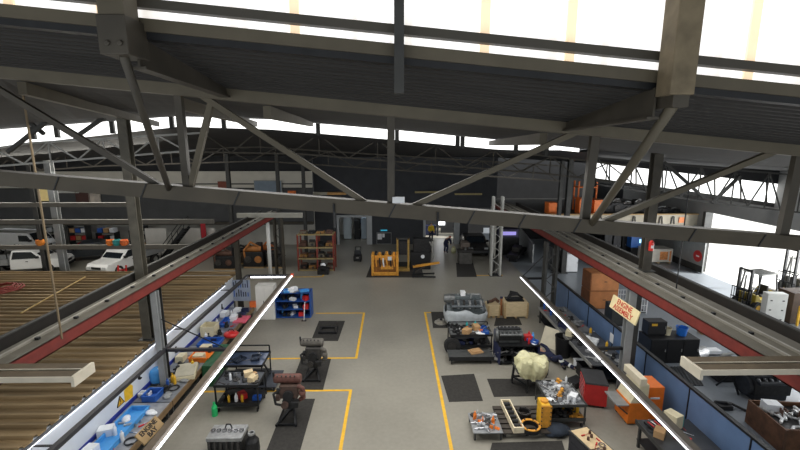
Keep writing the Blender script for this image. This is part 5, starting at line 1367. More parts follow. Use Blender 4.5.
q = G(714, 356, .0)
block('white_case', 'small white flat case on the wash floor under the twin girder', 'case', (q.x, q.y + .2, 0), .7, .35, .22, WHITE)
o = G(669, 385); q = [G(*p_) - o for p_ in ((669, 385), (703, 386), (690, 366), (662, 368))]
gr = thing('floor_grating', 'dark steel floor grating set in the wash floor behind the partition', 'grating', (o.x, o.y, 0))
MB().hexa([v + Vector((0, 0, .001)) for v in q], [v + Vector((0, 0, .02)) for v in q]).build('plate', M((58, 60, 64), .5, .3, .3, 8), gr)
m_ = MB()
for k in range(10): m_.bar(q[0].lerp(q[1], k / 9) + Vector((0, 0, .03)), q[3].lerp(q[2], k / 9) + Vector((0, 0, .03)), .03, .02)
m_.build('slat', STEEL_DARK, gr)
q = G(734, 392)
t = thing('tripod_stand', 'black folding tripod stand on the wash floor', 'stand', (q.x, q.y + .2, 0))
for k in range(3): MB().bar((.42 * math.cos(k * 2.09 + .5), .42 * math.sin(k * 2.09 + .5), .02), (0, 0, .62), .05).build('leg', STEEL_BLK, t)
MB().cyl((0, 0, .55), (0, 0, .95), .05, n=10).build('post', STEEL_BLK, t); MB().box(-.2, .2, -.04, .04, .93, .98).build('cross_bar', STEEL_BLK, t)
q = G(762, 404)
e = thing('diesel_engine', 'dark engine on the wash floor beside the tripod stand', 'engine', (q.x + .45, q.y + .5, 0))
engine_body(e, 1.6, 1.0, 1.15, IRON_DK, M((52, 54, 58), .4, .4, .3, 8), 0.0, 6)
t = thing('pump_unit', 'dark pump unit with pale pipes behind the wash floor engine', 'pump', (q.x + .2, q.y + 1.75, 0))
MB().box(-.8, .8, -.4, .4, .06, .6).build('tank', IRON_DK, t, bev=.03); MB().box(-.7, .7, -.35, .35, 0, .06).build('skid', STEEL_BLK, t)
MB().tube([(-.6, 0, .62), (-.4, 0, .95), (.2, .1, 1.0), (.6, 0, .66)], .06).build('pipe', STEEL_LIGHT, t)
MB().cyl((-.2, 0, .6), (-.2, 0, .9), .2, n=16).build('motor', STEEL_BLK, t)
q = G(729, 411)
t = thing('wash_lance', 'black pressure lance and hose heaped on the wash floor', 'hose', (q.x, q.y + .1, 0))
MB().tube([(-.5, .1, .05), (-.25, .2, .16), (0, .05, .22), (.25, .15, .12), (.5, -.1, .05), (.9, -.5, .04), (1.1, -.8, .04)], .045).build('hose', BLACK, t)
MB().box(-.3, .15, -.1, .2, 0, .16).build('gun', STEEL_BLK, t, bev=.02); MB().bar((-.3, .05, .1), (-.75, -.2, .04), .05).build('lance', STEEL_BLK, t)
q = G(786, 456)
t = thing('rusty_crate', 'large rusty crate full of pale scrap at the edge of the wash floor', 'crate', (q.x + .9, q.y + .75, 0), -.1)
RB = M((98, 66, 44), .8, .1, .35, 5, bump=.3)
MB().box(-.9, .9, -.75, -.7, .06, .8).box(-.9, .9, .7, .75, .06, .8).box(-.9, -.85, -.7, .7, .06, .8).box(.85, .9, -.7, .7, .06, .8).build('side_panel', RB, t)
MB().box(-.9, .9, -.75, .75, 0.0, .06).build('floor_panel', RB, t)
for k in range(4): MB().box(-.9 + .57 * k, -.83 + .57 * k, -.79, -.75, 0.06, .8).build('rib', M((84, 58, 40), .8, .1, .3, 5), t)
MB().box(-.84, .84, -.69, .69, .06, .66).build('scrap_bed', IRON_DK, t)
cl = t.location
strew('scrap in the rusty crate', (cl.x - .7, cl.x + .7, cl.y - .55, cl.y + .55), .662, [('pipe_bend', 'white', WHITE, 6), ('camshaft', 'pale', ALU, 6), ('rag', 'white', WHITE, 3), ('bracket', 'rusty', RUST, 4), ('carton', 'white', WHITE, 1)], 1.7, .2)
q = G(703, 402)
strew('wash floor by the partition', (9.6, 11.0, 9.6, 13.0), 0.001, [('cable_coil', 'black', BLACK, 2), ('pipe_bend', 'dark', IRON_DK, 3), ('bracket', 'dark', IRON_DK, 3)], 1.4, .5)
# timber cabinets, cage and boxes behind the partition
x0, x1, y, h = fit(585, 600, 309, 271)
for k, (z0, lab) in enumerate(((0, 'orange-brown timber cabinet behind the blue partition, lower of the two'), (h * .5 + .005, 'orange-brown timber cabinet behind the blue partition, stacked on top'))):
    t = thing('timber_cabinet', lab, 'cabinet', (x1 + .35, y + .5, z0))
    MB().box(-1.0, .6, -.5, .5, 0, h * .5).build('body', BROWNW, t, bev=.01)
    MB().box(-1.03, -1.0, -.5, .5, .03, h * .5 - .03).build('side_board', M((128, 76, 40), .6, 0, .2, 3), t)
    MB().box(-.96, .56, -.52, -.5, .05, h * .5 - .05).build('door', M((196, 128, 76), .6, 0, .15, 3), t)
    MB().box(-.25, -.1, -.55, -.52, h * .25, h * .25 + .03).build('handle', STEEL_DARK, t)
q = G(606, 308)
t = thing('wire_cage', 'white wire cage trolley behind the blue partition beside the timber cabinets', 'cage', (q.x + 1.15, q.y - .5, 0))
for sx in (-1, 1):
    for sy in (-1, 1): MB().bar((sx * .6, sy * .4, 0), (sx * .6, sy * .4, 1.15), .04).build('corner_post', WHITE, t)
for sy in (-1, 1):
    m_ = MB()
    for k in range(9): m_.bar((-.6 + .15 * k, sy * .4, .15), (-.6 + .15 * k, sy * .4, 1.1), .016)
    for z in (.15, .5, .85, 1.1): m_.bar((-.6, sy * .4, z), (.6, sy * .4, z), .02)
    m_.build('wire_mesh', WHITE, t)
MB().box(-.6, .6, -.4, .4, .08, .13).build('deck', STEEL_DARK, t)
q = G(608, 325)
block('grey_cabinet', 'dark grey cabinet under the runway beside the wire cage', 'cabinet', (q.x + .7, q.y + .2, 0), 1.3, .7, 1.1, STEEL_DARK, panels=2)
a, b = G(646, 264), G(668, 262)
t = thing('white_crate', 'large white crate with orange marks on the side bay floor', 'crate', ((a.x + b.x) / 2, a.y + .7, 0))
w = b.x - a.x
MB().box(-w / 2, w / 2, -.6, .6, .12, 1.15).build('body', M((214, 208, 196), .7, 0, .08, 3), t, bev=.01)
for k in (-1, 0, 1): MB().box(k * w * .42 - .08, k * w * .42 + .08, -.6, .6, 0, .12).build('skid', WOOD, t)
MB().box(w * .02, w * .32, -.612, -.6, .3, .95).build('orange_stencil', M((228, 150, 90), .7, 0, .3, 9), t)
MB().box(w * .38, w * .44, -.612, -.6, .2, 1.0).build('orange_stripe', M((228, 150, 90), .7, 0, .2, 9), t)
q = G(650, 273)
bin_box('wire_basket', 'cream wire basket on the floor in front of the white crate', (q.x, q.y + .3, 0), .7, .5, .45, CREAM, 'basket')
for k, (px, w, h, mt, lab) in enumerate(((607, .62, 2.0, BLACK, 'tall black cabinet at the back of the side bay, nearest to the runway'), (616, .62, 1.9, M((34, 34, 38), .5, 0, .1, 4), 'tall dark cabinet at the back of the side bay, middle one'), (625, .62, 2.1, M((24, 24, 26), .5, 0, .1, 4), 'tall black cabinet at the back of the side bay beside the blue screen'))):
    q = G(px, 258)
    block('tall_cabinet', lab, 'cabinet', (q.x, q.y + .4, 0), w, .7, h, mt, panels=2)
q = G(636.5, 260)
t = thing('blue_machine', 'blue machine with a lit screen at the back of the side bay', 'machine', (q.x, q.y + .4, 0))
MB().box(-.5, .5, -.35, .35, 0, 1.0).build('base', BLACK, t); MB().box(-.55, .55, -.35, .35, 1.0, 1.9).build('housing', M((40, 100, 180), .4, 0, .1, 4), t, bev=.02)
MB().box(.1, .45, -.36, -.35, 1.4, 1.7).build('screen', M((150, 220, 255), .4, 0, 0, emit=1.5), t)
# extinguisher on the main column
q = PY(651.5, 246, 13.7)
t = thing('fire_extinguisher', 'red fire extinguisher hanging on the dark main column above the runway', 'extinguisher', (8.66, 13.72, 4.95))
t.location = (9.03, 14.16, PY(651.5, 251, 14.1).z)
MB().lathe([(.01, 0), (.075, 0), (.08, .02), (.08, .3), (.03, .37), (.01, .37)], n=14).build('cylinder', M((206, 44, 34), .35, 0, .05, 4), t)
MB().cyl((0, 0, .37), (0, 0, .42), .022, n=8).build('valve', BLACK, t); MB().tube([(.03, 0, .4), (.1, -.02, .34), (.1, -.02, .12)], .012, 6).build('hose', BLACK, t)
MB().box(-.05, .05, -.082, -.07, .1, .2).build('paper_label', WHITE, t)
# fittings on the passage side: fridge, white door panel
x0, x1, y, h = fit(551, 560, 271, 247)
block('steel_fridge', 'dark steel fridge past the dark laced column', 'fridge', ((x0 + x1) / 2, y + .4, 0), x1 - x0, .8, h, M((84, 84, 84), .3, .5, .15, 4), panels=1, pm=M((110, 110, 108), .3, .5, .15, 4))
x0, x1, y, h = fit(561.5, 566, 272, 250)
block('black_locker', 'black narrow locker between the steel fridge and white partition', 'locker', ((x0 + x1) / 2, y + .4, 0), x1 - x0, .7, h, BLACK, panels=1)
x0, x1, y, h = fit(566.5, 575, 273, 254)
block('white_partition_box', 'white upright cabinet beside the black narrow locker', 'cabinet', ((x0 + x1) / 2 + .1, y + .4, 0), x1 - x0 + .2, .6, h, WHITE, panels=1)

# forklifts at the side door
def mast(t, x, w, h, z0=.08, mat=STEEL_BLK):
    for s in (-1, 1):
        MB().box(x - .07, x + .07, s * w / 2 - .05, s * w / 2 + .05, z0, h).build('mast_rail', mat, t)
    for z in (z0 + .1, h * .5, h - .06): MB().box(x - .04, x + .04, -w / 2, w / 2, z - .04, z + .04).build('mast_cross', mat, t)
    MB().cyl((x + .03, 0, z0), (x + .03, 0, h * .85), .045, n=10).build('lift_ram', STEEL_LIGHT, t)
def forklift(label, x, y, rz, body, h_mast):
    t = thing('forklift', label, 'forklift', (x, y, 0), rz)
    MB().prism([(-.55, .28), (1.3, .28), (1.5, .5), (1.45, 1.0), (.9, 1.12), (.7, .8), (-.1, .75), (-.35, 1.05), (-.55, 1.05)], 'y', -.5, .5).build('body', body, t, bev=.03)
    MB().prism([(.95, .3), (1.52, .32), (1.6, .6), (1.5, 1.08), (.95, 1.14)], 'y', -.53, .53).build('counterweight', M((64, 60, 50), .6, .1, .2, 4), t, bev=.04)
    MB().box(.2, .7, -.24, .24, .8, .92).box(.6, .74, -.24, .24, .92, 1.4).build('seat', BLACK, t, bev=.03)
    m_ = MB().cyl((-.2, 0, 1.0), (-.05, 0, 1.25), .025, n=8); m_.ring((-.05, 0, 1.25), .16, .13, .03, 18); m_.build('steering_wheel', BLACK, t)
    for s in (-1, 1):
        MB().bar((-.45, s * .45, 1.0), (-.25, s * .43, 2.15), .06).build('guard_post', STEEL_BLK, t)
        MB().bar((1.05, s * .45, 1.05), (.85, s * .43, 2.15), .06).build('guard_post', STEEL_BLK, t)
    m_ = MB()
    for k in range(9): m_.box(-.3 + .15 * k, -.24 + .15 * k, -.48, .48, 2.13, 2.18)
    m_.box(-.32, .98, -.5, -.44, 2.12, 2.19).box(-.32, .98, .44, .5, 2.12, 2.19)
    m_.build('overhead_guard', M((120, 120, 116), .5, .2, .1, 4), t)
    for xx, r, ww in ((-.42, .34, .22), (1.1, .27, .2)):
        for s in (-1, 1):
            w_ = MB().ring((xx, s * .52 - ww / 2, r), r, r * .55, ww, 22, 'y').build('tyre', RUBBER, t)
            MB().cyl((xx, s * .52 - ww * .4, r), (xx, s * .52 + ww * .4, r), r * .56, n=16).build('rim', YELLOW, w_)
    mast(t, -.78, .62, h_mast)
    m_ = MB()
    for k in range(9): m_.box(-.93, -.9, -.52 + .13 * k - .012, -.52 + .13 * k + .012, .35, 1.35)
    m_.box(-.94, -.89, -.55, .55, .3, .38).box(-.94, -.89, -.55, .55, .75, .8).box(-.94, -.89, -.55, .55, 1.32, 1.37)
    m_.build('load_backrest', STEEL_BLK, t)
    for s in (-1, 1): MB().box(-2.0, -.92, s * .25 - .06, s * .25 + .06, .06, .1).box(-.97, -.92, s * .25 - .06, s * .25 + .06, .1, .7).build('fork', STEEL_DARK, t)
    return t
q = G(772, 313)
f1_ = forklift('yellow and black forklift with overhead guard standing in the bright side door', q.x - .75, q.y + .5, .25, M((160, 140, 44), .5, .1, .15, 4), 2.45)
q = G(799, 297)
forklift('second forklift with a tall black mast behind the yellow one', q.x + .5, q.y + .7, .15, M((70, 66, 56), .5, .1, .15, 4), 2.85)
x0, x1, y, h = fit(765, 783, 325, 292)
t = block('white_cabinet', 'white metal panel cabinet standing in front of the yellow forklift', 'cabinet', ((x0 + x1) / 2, y + .2, 0), x1 - x0, .4, h, M((206, 206, 200), .5, 0, .06, 4), rz=-.15)
w = x1 - x0
for sx in (-.3, .3):
    for z in (.3, .8, 1.3): MB().box(sx * w - .05, sx * w + .05, -.21, -.2, z - .03, z + .03).build('slot', STEEL_DARK, t)
x0, x1, y, h = fit(784, 812, 325, 292)
t = block('brown_machine_crate', 'dark brown crate beside the white panel cabinet', 'crate', ((x0 + x1) / 2 + .35, y + .55, 0), x1 - x0, .9, h, M((72, 56, 42), .8, 0, .25, 4), panels=0)
q = G(795, 325)
t = thing('safety_rail', 'bright yellow safety rail in front of the dark brown crate', 'rail', (q.x, q.y - .1, 0))
for k in (0, 1.1): MB().box(k - .04, k + .04, -.04, .04, 0, 1.05).build('post', YELLOW, t)
for z in (.5, 1.0): MB().bar((0, 0, z), (1.1, 0, z), .06).build('bar', YELLOW, t)
# steel sliding door leaf with a red disc sign
a, b = PXX(672, 262, XR - .15), PXX(703, 272, XR - .15)
t = thing('sliding_door_leaf', 'grey steel door leaf beside the bright opening with a row of louvres', 'door', (XR - .2, (a.y + b.y) / 2, .03))
Ld = abs(a.y - b.y)
MB().box(-.04, .04, -Ld / 2, Ld / 2, 0, 3.3).build('panel', M((150, 152, 150), .5, .2, .1, 2), t)
MB().box(-.05, -.04, -Ld / 2, Ld / 2, 0, .5).build('kick_plate', STEEL_DARK, t)
for k in range(12): MB().box(-.06, -.04, -Ld / 2 + .3 + k * (Ld - .6) / 12, -Ld / 2 + .3 + k * (Ld - .6) / 12 + .3, 2.3, 2.6).build('louvre', STEEL_DARK, t)
p_ = PXX(698.5, 256, XR - .2)
t = thing('red_sign', 'round red sign on the grey steel door leaf', 'sign', (XR - .27, p_.y, p_.z))
MB().cyl((-.01, 0, 0), (.01, 0, 0), .42, n=24).build('disc', M((196, 40, 44), .4, 0, .05, 4), t)
MB().box(-.016, -.01, -.18, .12, -.05, .05).build('white_bar', WHITE, t)

# goods on the upper floor at the right
ZD = ZE1 - .05
def crate_small(label, x, y, w, d, h, mat, grp=None, z=None):
    t = thing('goods_box', label, 'box', (x, y, ZD if z is None else z), R.uniform(-.15, .15), grp)
    MB().box(-w / 2, w / 2, -d / 2, d / 2, 0, h).build('body', mat, t, bev=.01)
    MB().box(-w / 2 - .01, w / 2 + .01, -d / 2 - .01, d / 2 + .01, h, h + .05).build('lid', mat, t)
    return t
OG = M((236, 122, 52), .6, 0, .12, 4)
for px, w, h, lab in ((551, .7, .8, 'orange goods box on the upper floor, alone by the thin dark column'), (582, .8, 1.1, 'tall orange goods box on the upper floor behind the roof post brace'), (595, .7, 1.0, 'orange goods box on the upper floor beside the tall orange one')):
    p_ = PY(px, 212, 31.0); crate_small(lab, p_.x, 31.0, w, .8, h, OG)
p_ = PY(584, 205, 32.6)
t = thing('orange_rack', 'tall orange pallet rack on the upper floor behind the orange boxes', 'rack', (p_.x, 32.6, ZD))
for sx in (-.7, .7):
    for sy in (-.4, .4): MB().box(sx - .05, sx + .05, sy - .05, sy + .05, 0, 2.3).build('upright', OG, t)
for z in (.9, 1.8): MB().box(-.75, .75, -.44, .44, z, z + .08).build('beam', OG, t)
for k, (px, w, h) in enumerate(((604, .8, .9), (614, .9, 1.1), (625, .9, .9), (636, .8, 1.05), (647, .9, .8), (660, 1.0, .5), (672, .8, .4))):
    p_ = PY(px, 212, 31.4)
    t = thing('stored_engine', 'dark stored engine on the upper floor, %s' % ('first', 'second', 'third', 'fourth', 'fifth', 'sixth', 'seventh')[k] + ' from the orange boxes', 'engine', (p_.x, 31.4, ZD))
    MB().box(-w / 2, w / 2, -.35, .35, 0, h * .7).build('block', IRON_DK, t, bev=.03)
    MB().cyl((-w * .4, 0, h * .8), (w * .4, 0, h * .8), h * .18, n=12).build('cylinder_head', IRON, t)
    MB().cyl((0, -.36, h * .35), (0, -.44, h * .35), h * .2, n=14).build('pulley', IRON, t)
    MB().tube([(-w * .3, -.2, h * .8), (-w * .1, -.3, h), (w * .2, -.25, h * .95)], .05, 8).build('pipe', ALU, t)
for k, (px, mat, lab) in enumerate(((600, STEEL_BLK, 'black hook hanging on the pale upper floor edge, first from the truss post'), (634, STEEL_BLK, 'black hook hanging on the pale upper floor edge before the main column'), (661, STEEL_BLK, 'black hook hanging on the pale upper floor edge past the main column'), (673, STEEL_BLK, 'black double hook hanging on the pale upper floor edge'), (653, RED, 'red tag hanging on the pale upper floor edge'), (682, ORANGE, 'orange tag hanging on the pale upper floor edge'), (704, WHITE, 'white card with faint print fixed on the pale upper floor edge'))):
    p_ = PY(px, 220, 29.9)
    if k < 4: MBX = MB().bar((-.12, 0, -.3), (-.06, 0, .25), .05).bar((.12, 0, -.3), (.06, 0, .25), .05).bar((-.06, 0, .25), (.06, 0, .25), .05)
    else: MBX = MB().box(-.22, .22, -.02, .02, -.2, .2)
    tag(MBX.build('edge_hook' if k < 4 else 'edge_tag', mat, loc=(p_.x, 29.91, p_.z)), lab, 'hook' if k < 4 else 'tag')
strew('side bay floor near the forklift', (13.5, 18.5, 17, 20), .001, [('carton', 'brown', CARD, 2), ('parts_bin', 'white', WHITE, 2)], 2.0, 1.0)

# ------------------------------------------------------------------ back of the hall
# pallet rack with engine parts
x0, x1, y, h = fit(299, 334, 271, 233)
w = x1 - x0; rxc, ryc = (x0 + x1) / 2, y + .5
t = thing('pallet_rack', 'red and brown pallet rack of engine parts against the dark end wall', 'rack', (rxc, ryc, 0))
for sx in (-1, 0.08, 1):
    for sy in (-1, 1): MB().box(sx * w / 2 - .06, sx * w / 2 + .06, sy * .5 - .05, sy * .5 + .05, 0, h).build('upright', M((128, 56, 44), .6, .1, .2, 4), t)
LV = [.12, h * .36, h * .66]
for z in LV:
    for sy in (-1, 1): MB().box(-w / 2, w / 2, sy * .5 - .06, sy * .5 + .06, z - .1, z).build('beam', M((150, 132, 92), .7, 0, .2, 4), t)
    MB().box(-w / 2, w / 2, -.5, .5, z - .02, z).build('deck', M((104, 88, 64), .8, 0, .2, 4), t)
MB().box(-w / 2, w / 2, -.56, .5, h - .06, h).build('top_deck', M((160, 140, 96), .7, 0, .2, 4), t)
kinds = [('block', IRON_DK), ('block', M((150, 112, 66), .7, .1, .25, 5)), ('block', RUST), ('block', IRON)]
def lump(label, x, y, z, w, d, h, mat, mat2, grp=None):
    t = thing('engine_part', label, 'engine part', (x, y, z), 0, grp)
    MB().box(-w / 2, w / 2, -d / 2, d / 2, 0, h * .6).build('casting', mat, t, bev=.03)
    MB().cyl((-w * .4, 0, h * .7), (w * .4, 0, h * .7), h * .28, n=12).build('cover', mat2, t)
    MB().cyl((w * .1, -d / 2 - .05, h * .3), (w * .1, -d / 2, h * .3), h * .22, n=12).build('port', mat2, t)
    return t
for lv, z in enumerate(LV + [h]):
    word = ('bottom', 'second', 'third', 'top')[lv]
    for k in range(4):
        mm = [IRON_DK, M((158, 116, 64), .7, .1, .25, 5), RUST, M((120, 112, 96), .6, .1, .2, 5)][(k + lv) % 4]
        lump('%s casting on the %s level of the pallet rack' % (('black', 'tan', 'rusty', 'grey-tan')[(k + lv) % 4], word), rxc - w / 2 + w * (k + .5) / 4, ryc, z + .001, w / 5, .7, R.uniform(.3, .5) if lv < 3 else .25, mm, [RUST, IRON, IRON_DK][k % 3])
q = G(323, 275)
t = thing('floor_part', 'dark machine part with a white rag on the floor at the rack corner', 'engine part', (q.x, q.y + .3, 0))
MB().box(-.4, .4, -.3, .3, 0, .45).build('casting', IRON_DK, t, bev=.04); MB().cyl((0, -.3, .5), (0, .3, .5), .2, n=12).build('cover', IRON_DK, t)
MB().ball((.0, -.1, .68), .2, 10, (1, .8, .8)).build('rag', WHITE, t, smooth=True)

# engines along the back left under the runway
for k, (px, py, w, h, m1, m2, lab) in enumerate((
    (222, 272, 1.5, 1.7, IRON_DK, RUST, 'dark rusty engine under the end of the runway, leftmost of the row'),
    (236, 270, 1.3, 1.5, M((70, 58, 44), .7, .1, .3, 6), IRON_DK, 'brown engine under the runway, second of the row'),
    (252, 270, 1.5, 2.0, IRON_DK, M((170, 110, 56), .6, .1, .2, 5), 'dark engine with orange-brown covers before the pale wall'),
    (263, 271, 1.2, 1.8, IRON, M((186, 104, 48), .6, .1, .2, 5), 'grey engine with a bright orange pipe before the pale wall'),
    (273, 270, 1.2, 1.6, IRON_DK, IRON, 'dark engine beside the white pipe near the laced column'))):
    q = G(px, py)
    t = thing('stored_engine', lab, 'engine', (q.x, q.y + .8 + 1.1 * (k % 2), 0))
    MB().box(-w / 2, w / 2, -.4, .4, .12, h * .62).build('block', m1, t, bev=.04)
    MB().box(-w / 2, w / 2, -.35, .35, 0, .12).build('skid', WOOD, t)
    MB().cyl((-w * .38, -.1, h * .72), (w * .38, -.1, h * .72), h * .12, n=12).build('rocker_cover', m2, t)
    MB().tube([(-w * .4, -.35, h * .3), (-w * .42, -.45, h * .7), (-w * .1, -.3, h), (w * .3, -.2, h * .8)], .07, 8).build('pipe', m2, t)
    for s in (-1, 1): MB().cyl((s * w * .25, -.48, h * .35), (s * w * .25, -.4, h * .35), h * .13, n=14).build('pulley', m2 if s > 0 else IRON, t)
    MB().box(w * .1, w * .4, -.2, .2, h * .62, h * .95).build('filter_housing', m1, t, bev=.03)
# yellow engine on its mat
x0, x1, y, h = fit(371, 399, 276.5, 251)
w = x1 - x0
t = thing('yellow_engine', 'large yellow-orange engine standing on the black mat at the end wall', 'engine', ((x0 + x1) / 2, y + .6, .013))
YE = M((226, 158, 58), .5, .05, .18, 6)
for s in (-1, 1):
    MB().box(s * w * .44 - .09, s * w * .44 + .09, -.5, .5, 0, h * .86).build('end_frame', YE, t, bev=.02)
MB().box(-w * .44, w * .44, -.5, -.38, .02, .26).build('lower_rail', YE, t, bev=.02)
MB().box(-w * .4, w * .4, -.3, .4, .2, h * .62).build('block', M((150, 100, 42), .6, .1, .3, 7), t, bev=.03)
MB().box(-w * .38, w * .38, -.25, .3, h * .62, h * .8).build('cylinder_head', YE, t, bev=.02)
for k in range(6):
    x = -w * .32 + w * .64 * k / 5
    MB().cyl((x, -.1, h * .8), (x, -.1, h * R.uniform(.9, 1.0)), .09, n=10).build('injector', YE if k % 2 else IRON_DK, t)
    MB().tube([(x, -.3, h * .7), (x, -.46, h * .58), (x + .05, -.46, h * .38)], .05, 8).build('pipe', [YE, IRON_DK, WHITE, YE, IRON_DK, YE][k], t)
MB().box(-w * .15, w * .3, -.46, -.3, h * .26, h * .4).build('side_cover', YE, t, bev=.02)
MB().box(w * .1, w * .24, -.5, -.4, h * .64, h * .78).build('white_plate', WHITE, t)
q = G(403, 271)
t = thing('yellow_stand', 'yellow upright stand holding dark parts beside the yellow engine', 'stand', (q.x, q.y + .3, .0))
for s in (-1, 1): MB().box(s * .4 - .07, s * .4 + .07, -.1, .1, 0, 2.4).build('post', M((172, 140, 74), .6, .1, .2, 4), t)
MB().box(-.5, .5, -.4, .4, 0, .12).build('base', M((172, 140, 74), .6, .1, .2, 4, key='b'), t)
MB().box(-.45, .45, -.1, .1, 2.3, 2.42).build('top_beam', STEEL_DARK, t)
MB().box(-.3, .3, -.25, .1, 1.2, 2.2).build('held_part', IRON_DK, t, bev=.04)
q = G(417, 272)
t = thing('black_machine', 'tall black machine with pale hoses beside the yellow upright stand', 'machine', (q.x + .35, q.y + 1.0, 0))
MB().box(-.8, .7, -.4, .4, 0, 1.3).build('base', BLACK, t, bev=.03); MB().box(-.6, .75, -.3, .4, 1.3, 2.3).build('head', IRON_DK, t, bev=.04)
MB().tube([(.75, -.35, .3), (.85, -.4, 1.0), (.8, -.35, 1.7), (.6, -.3, 2.1)], .05).build('hose', STEEL_LIGHT, t); MB().cyl((.1, -.42, 1.0), (.1, -.4, 1.0), .14, n=14).build('dial', WHITE, t)
q = G(421, 278)
t = thing('engine_hoist', 'small yellow-armed engine hoist on castors in front of the black machine', 'hoist', (q.x + .3, q.y + .3, .013))
for s in (-1, 1): MB().bar((-.9, s * .3, .1), (.7, s * .42, .1), .09).build('leg', STEEL_BLK, t)
MB().bar((-.8, 0, .1), (-.75, 0, .85), .12).build('post', STEEL_BLK, t); MB().bar((-.85, 0, .72), (1.0, 0, 1.0), .14).build('boom', YEL_ENG, t)
MB().bar((-.78, 0, .3), (.1, 0, .8), .07).build('ram', IRON, t); casters(t, (-.85, .6), (-.3, .36), .05)
# notice board and lamp on the dark wall
p_ = PY(384.5, 227, YB)
t = thing('notice_board', 'dark framed notice board with white sheets on the dark end wall', 'notice board', (p_.x, YB - .03, p_.z))
p0, p1 = PY(377, 232, YB), PY(390.5, 243, YB)
p0 = PY(377, 233, YB); p1 = PY(391, 243.5, YB)
wz = (p1.x - p0.x) / 2; hz = (p0.z - p1.z) / 2; t.location = ((p0.x + p1.x) / 2, YB - .04, (p0.z + p1.z) / 2)
MB().box(-wz, wz, -.02, .03, -hz, hz).build('panel', M((46, 48, 52), .6, 0, .1, 4), t)
MB().box(-wz - .04, wz + .04, -.03, .03, hz, hz + .05).box(-wz - .04, wz + .04, -.03, .03, -hz - .05, -hz).box(-wz - .04, -wz, -.03, .03, -hz, hz).box(wz, wz + .04, -.03, .03, -hz, hz).build('frame', GREYP, t)
MB().box(-wz + .05, -wz * .3, -.03, -.02, -hz * .2, hz * .9).box(-wz * .25, wz * .1, -.03, -.02, hz * .2, hz * .9).build('paper_sheet', WHITE, t)
p_ = PY(384, 230, YB)
t = thing('cyan_lamp', 'small cyan glowing lamp on the dark end wall above the notice board', 'lamp', (p_.x, YB - .1, p_.z))
MB().box(-.12, .12, 0, .1, -.1, .1).build('housing', STEEL_BLK, t); MB().box(-.3, .3, -.06, 0, -.06, .05).build('lens', M((60, 170, 200), .4, 0, 0, emit=.35), t)
# store room behind the left doorway
sl = thing('store_fill_lamp', 'added unseen fill lamp on the store room ceiling behind the left doorway', 'lamp', (-3.6, 40.2, 2.9))  # lamp added to brighten the store room
MB().box(-.8, .8, -.08, .08, 0, .1).build('housing', WHITE, sl); MB().box(-.75, .75, -.06, .06, -.03, 0).build('diffuser', M((235, 245, 255), .4, 0, 0, emit=8), sl)
struct('ceiling_store_room', MB().box(-6.4, -.7, YB + .3, 42.7, 3.0, 3.1), OFFW)
for k, (dx, w, h, mat, lab) in enumerate(((.5, .75, 2.2, M((190, 200, 206), .5, 0, .06, 3), 'pale cabinet in the store room doorway, nearest the rack'), (1.45, .55, 1.9, STEEL_BLK, 'black cabinet in the store room doorway, between pale ones'), (2.1, .5, 2.1, M((170, 184, 196), .5, 0, .06, 3), 'pale narrow cabinet in the store room doorway beside the dark shelves'))):
    block('store_cabinet', lab, 'cabinet', (d1a + dx, 40.6, 0), w, .6, h, mat, panels=1)
t = thing('store_shelves', 'dark shelves of blue-grey goods in the store room doorway', 'shelves', (d1b - .75, 41.8, 0))
for s in (-1, 1): MB().box(s * .65 - .04, s * .65 + .04, -.3, .3, 0, 2.3).build('upright', STEEL_BLK, t)
for z in (.1, .7, 1.3, 1.9): MB().box(-.65, .65, -.3, .3, z, z + .05).build('shelf', STEEL_BLK, t)
for lv in range(3):
    for k in range(3):
        tag(MB().box(-.17, .17, -.2, .2, 0, .38).box(-.18, .18, -.21, .21, .38, .42).build('storage_box', [M((96, 120, 150), .5, 0, .1, 4), STEEL_DARK, GREYP][(k + lv) % 3], loc=(d1b - 1.17 + .42 * k, 41.8, .151 + .6 * lv)), '%s box, %s on the %s store room shelf' % (('blue-grey', 'dark', 'grey')[(k + lv) % 3], ('first', 'second', 'third')[k], ('lowest', 'middle', 'upper')[lv]), 'box')
q = G(357.5, 262)
t = thing('floor_scrubber', 'dark upright floor machine parked before the left doorway', 'machine', (q.x, q.y + .3, 0))
MB().box(-.32, .32, -.35, .35, .08, .5).build('body', BLACK, t, bev=.06); MB().box(-.26, .26, -.1, .35, .5, .85).build('tank', M((44, 46, 50), .4, .1, .2, 4), t, bev=.05)
MB().tube([(-.2, .3, .8), (-.22, .42, 1.05), (.22, .42, 1.05), (.2, .3, .8)], .03).build('handle', STEEL_BLK, t); casters(t, (-.25, .25), (-.25, .28), .04)
MB().box(-.1, .1, -.36, -.35, .3, .4).build('badge', STEEL_LIGHT, t)
# passage fittings
block('passage_bench', 'dark blue work cabinet at the back of the passage', 'cabinet', (3.6, 42.4, 0), 1.6, .7, 1.0, NAVY, panels=2)
block('passage_cabinet', 'grey low cabinet in the passage behind the hi-vis person', 'cabinet', (2.5, 41.5, 0), .8, .6, .9, GREYP, panels=1)
q = G(453, 253)
t = thing('pale_sack', 'pale sack on the floor beside the stooping person', 'sack', (q.x + .05, q.y + .05, 0))
MB().lathe([(.01, 0), (.18, 0), (.22, .2), (.2, .4), (.1, .52), (.12, .58), (.01, .56)], n=14).build('sack', M((190, 190, 150), .8, 0, .15, 5), t, smooth=True); MB().ring((0, 0, .5), .115, .09, .03, 12).build('tie', CARD, t)
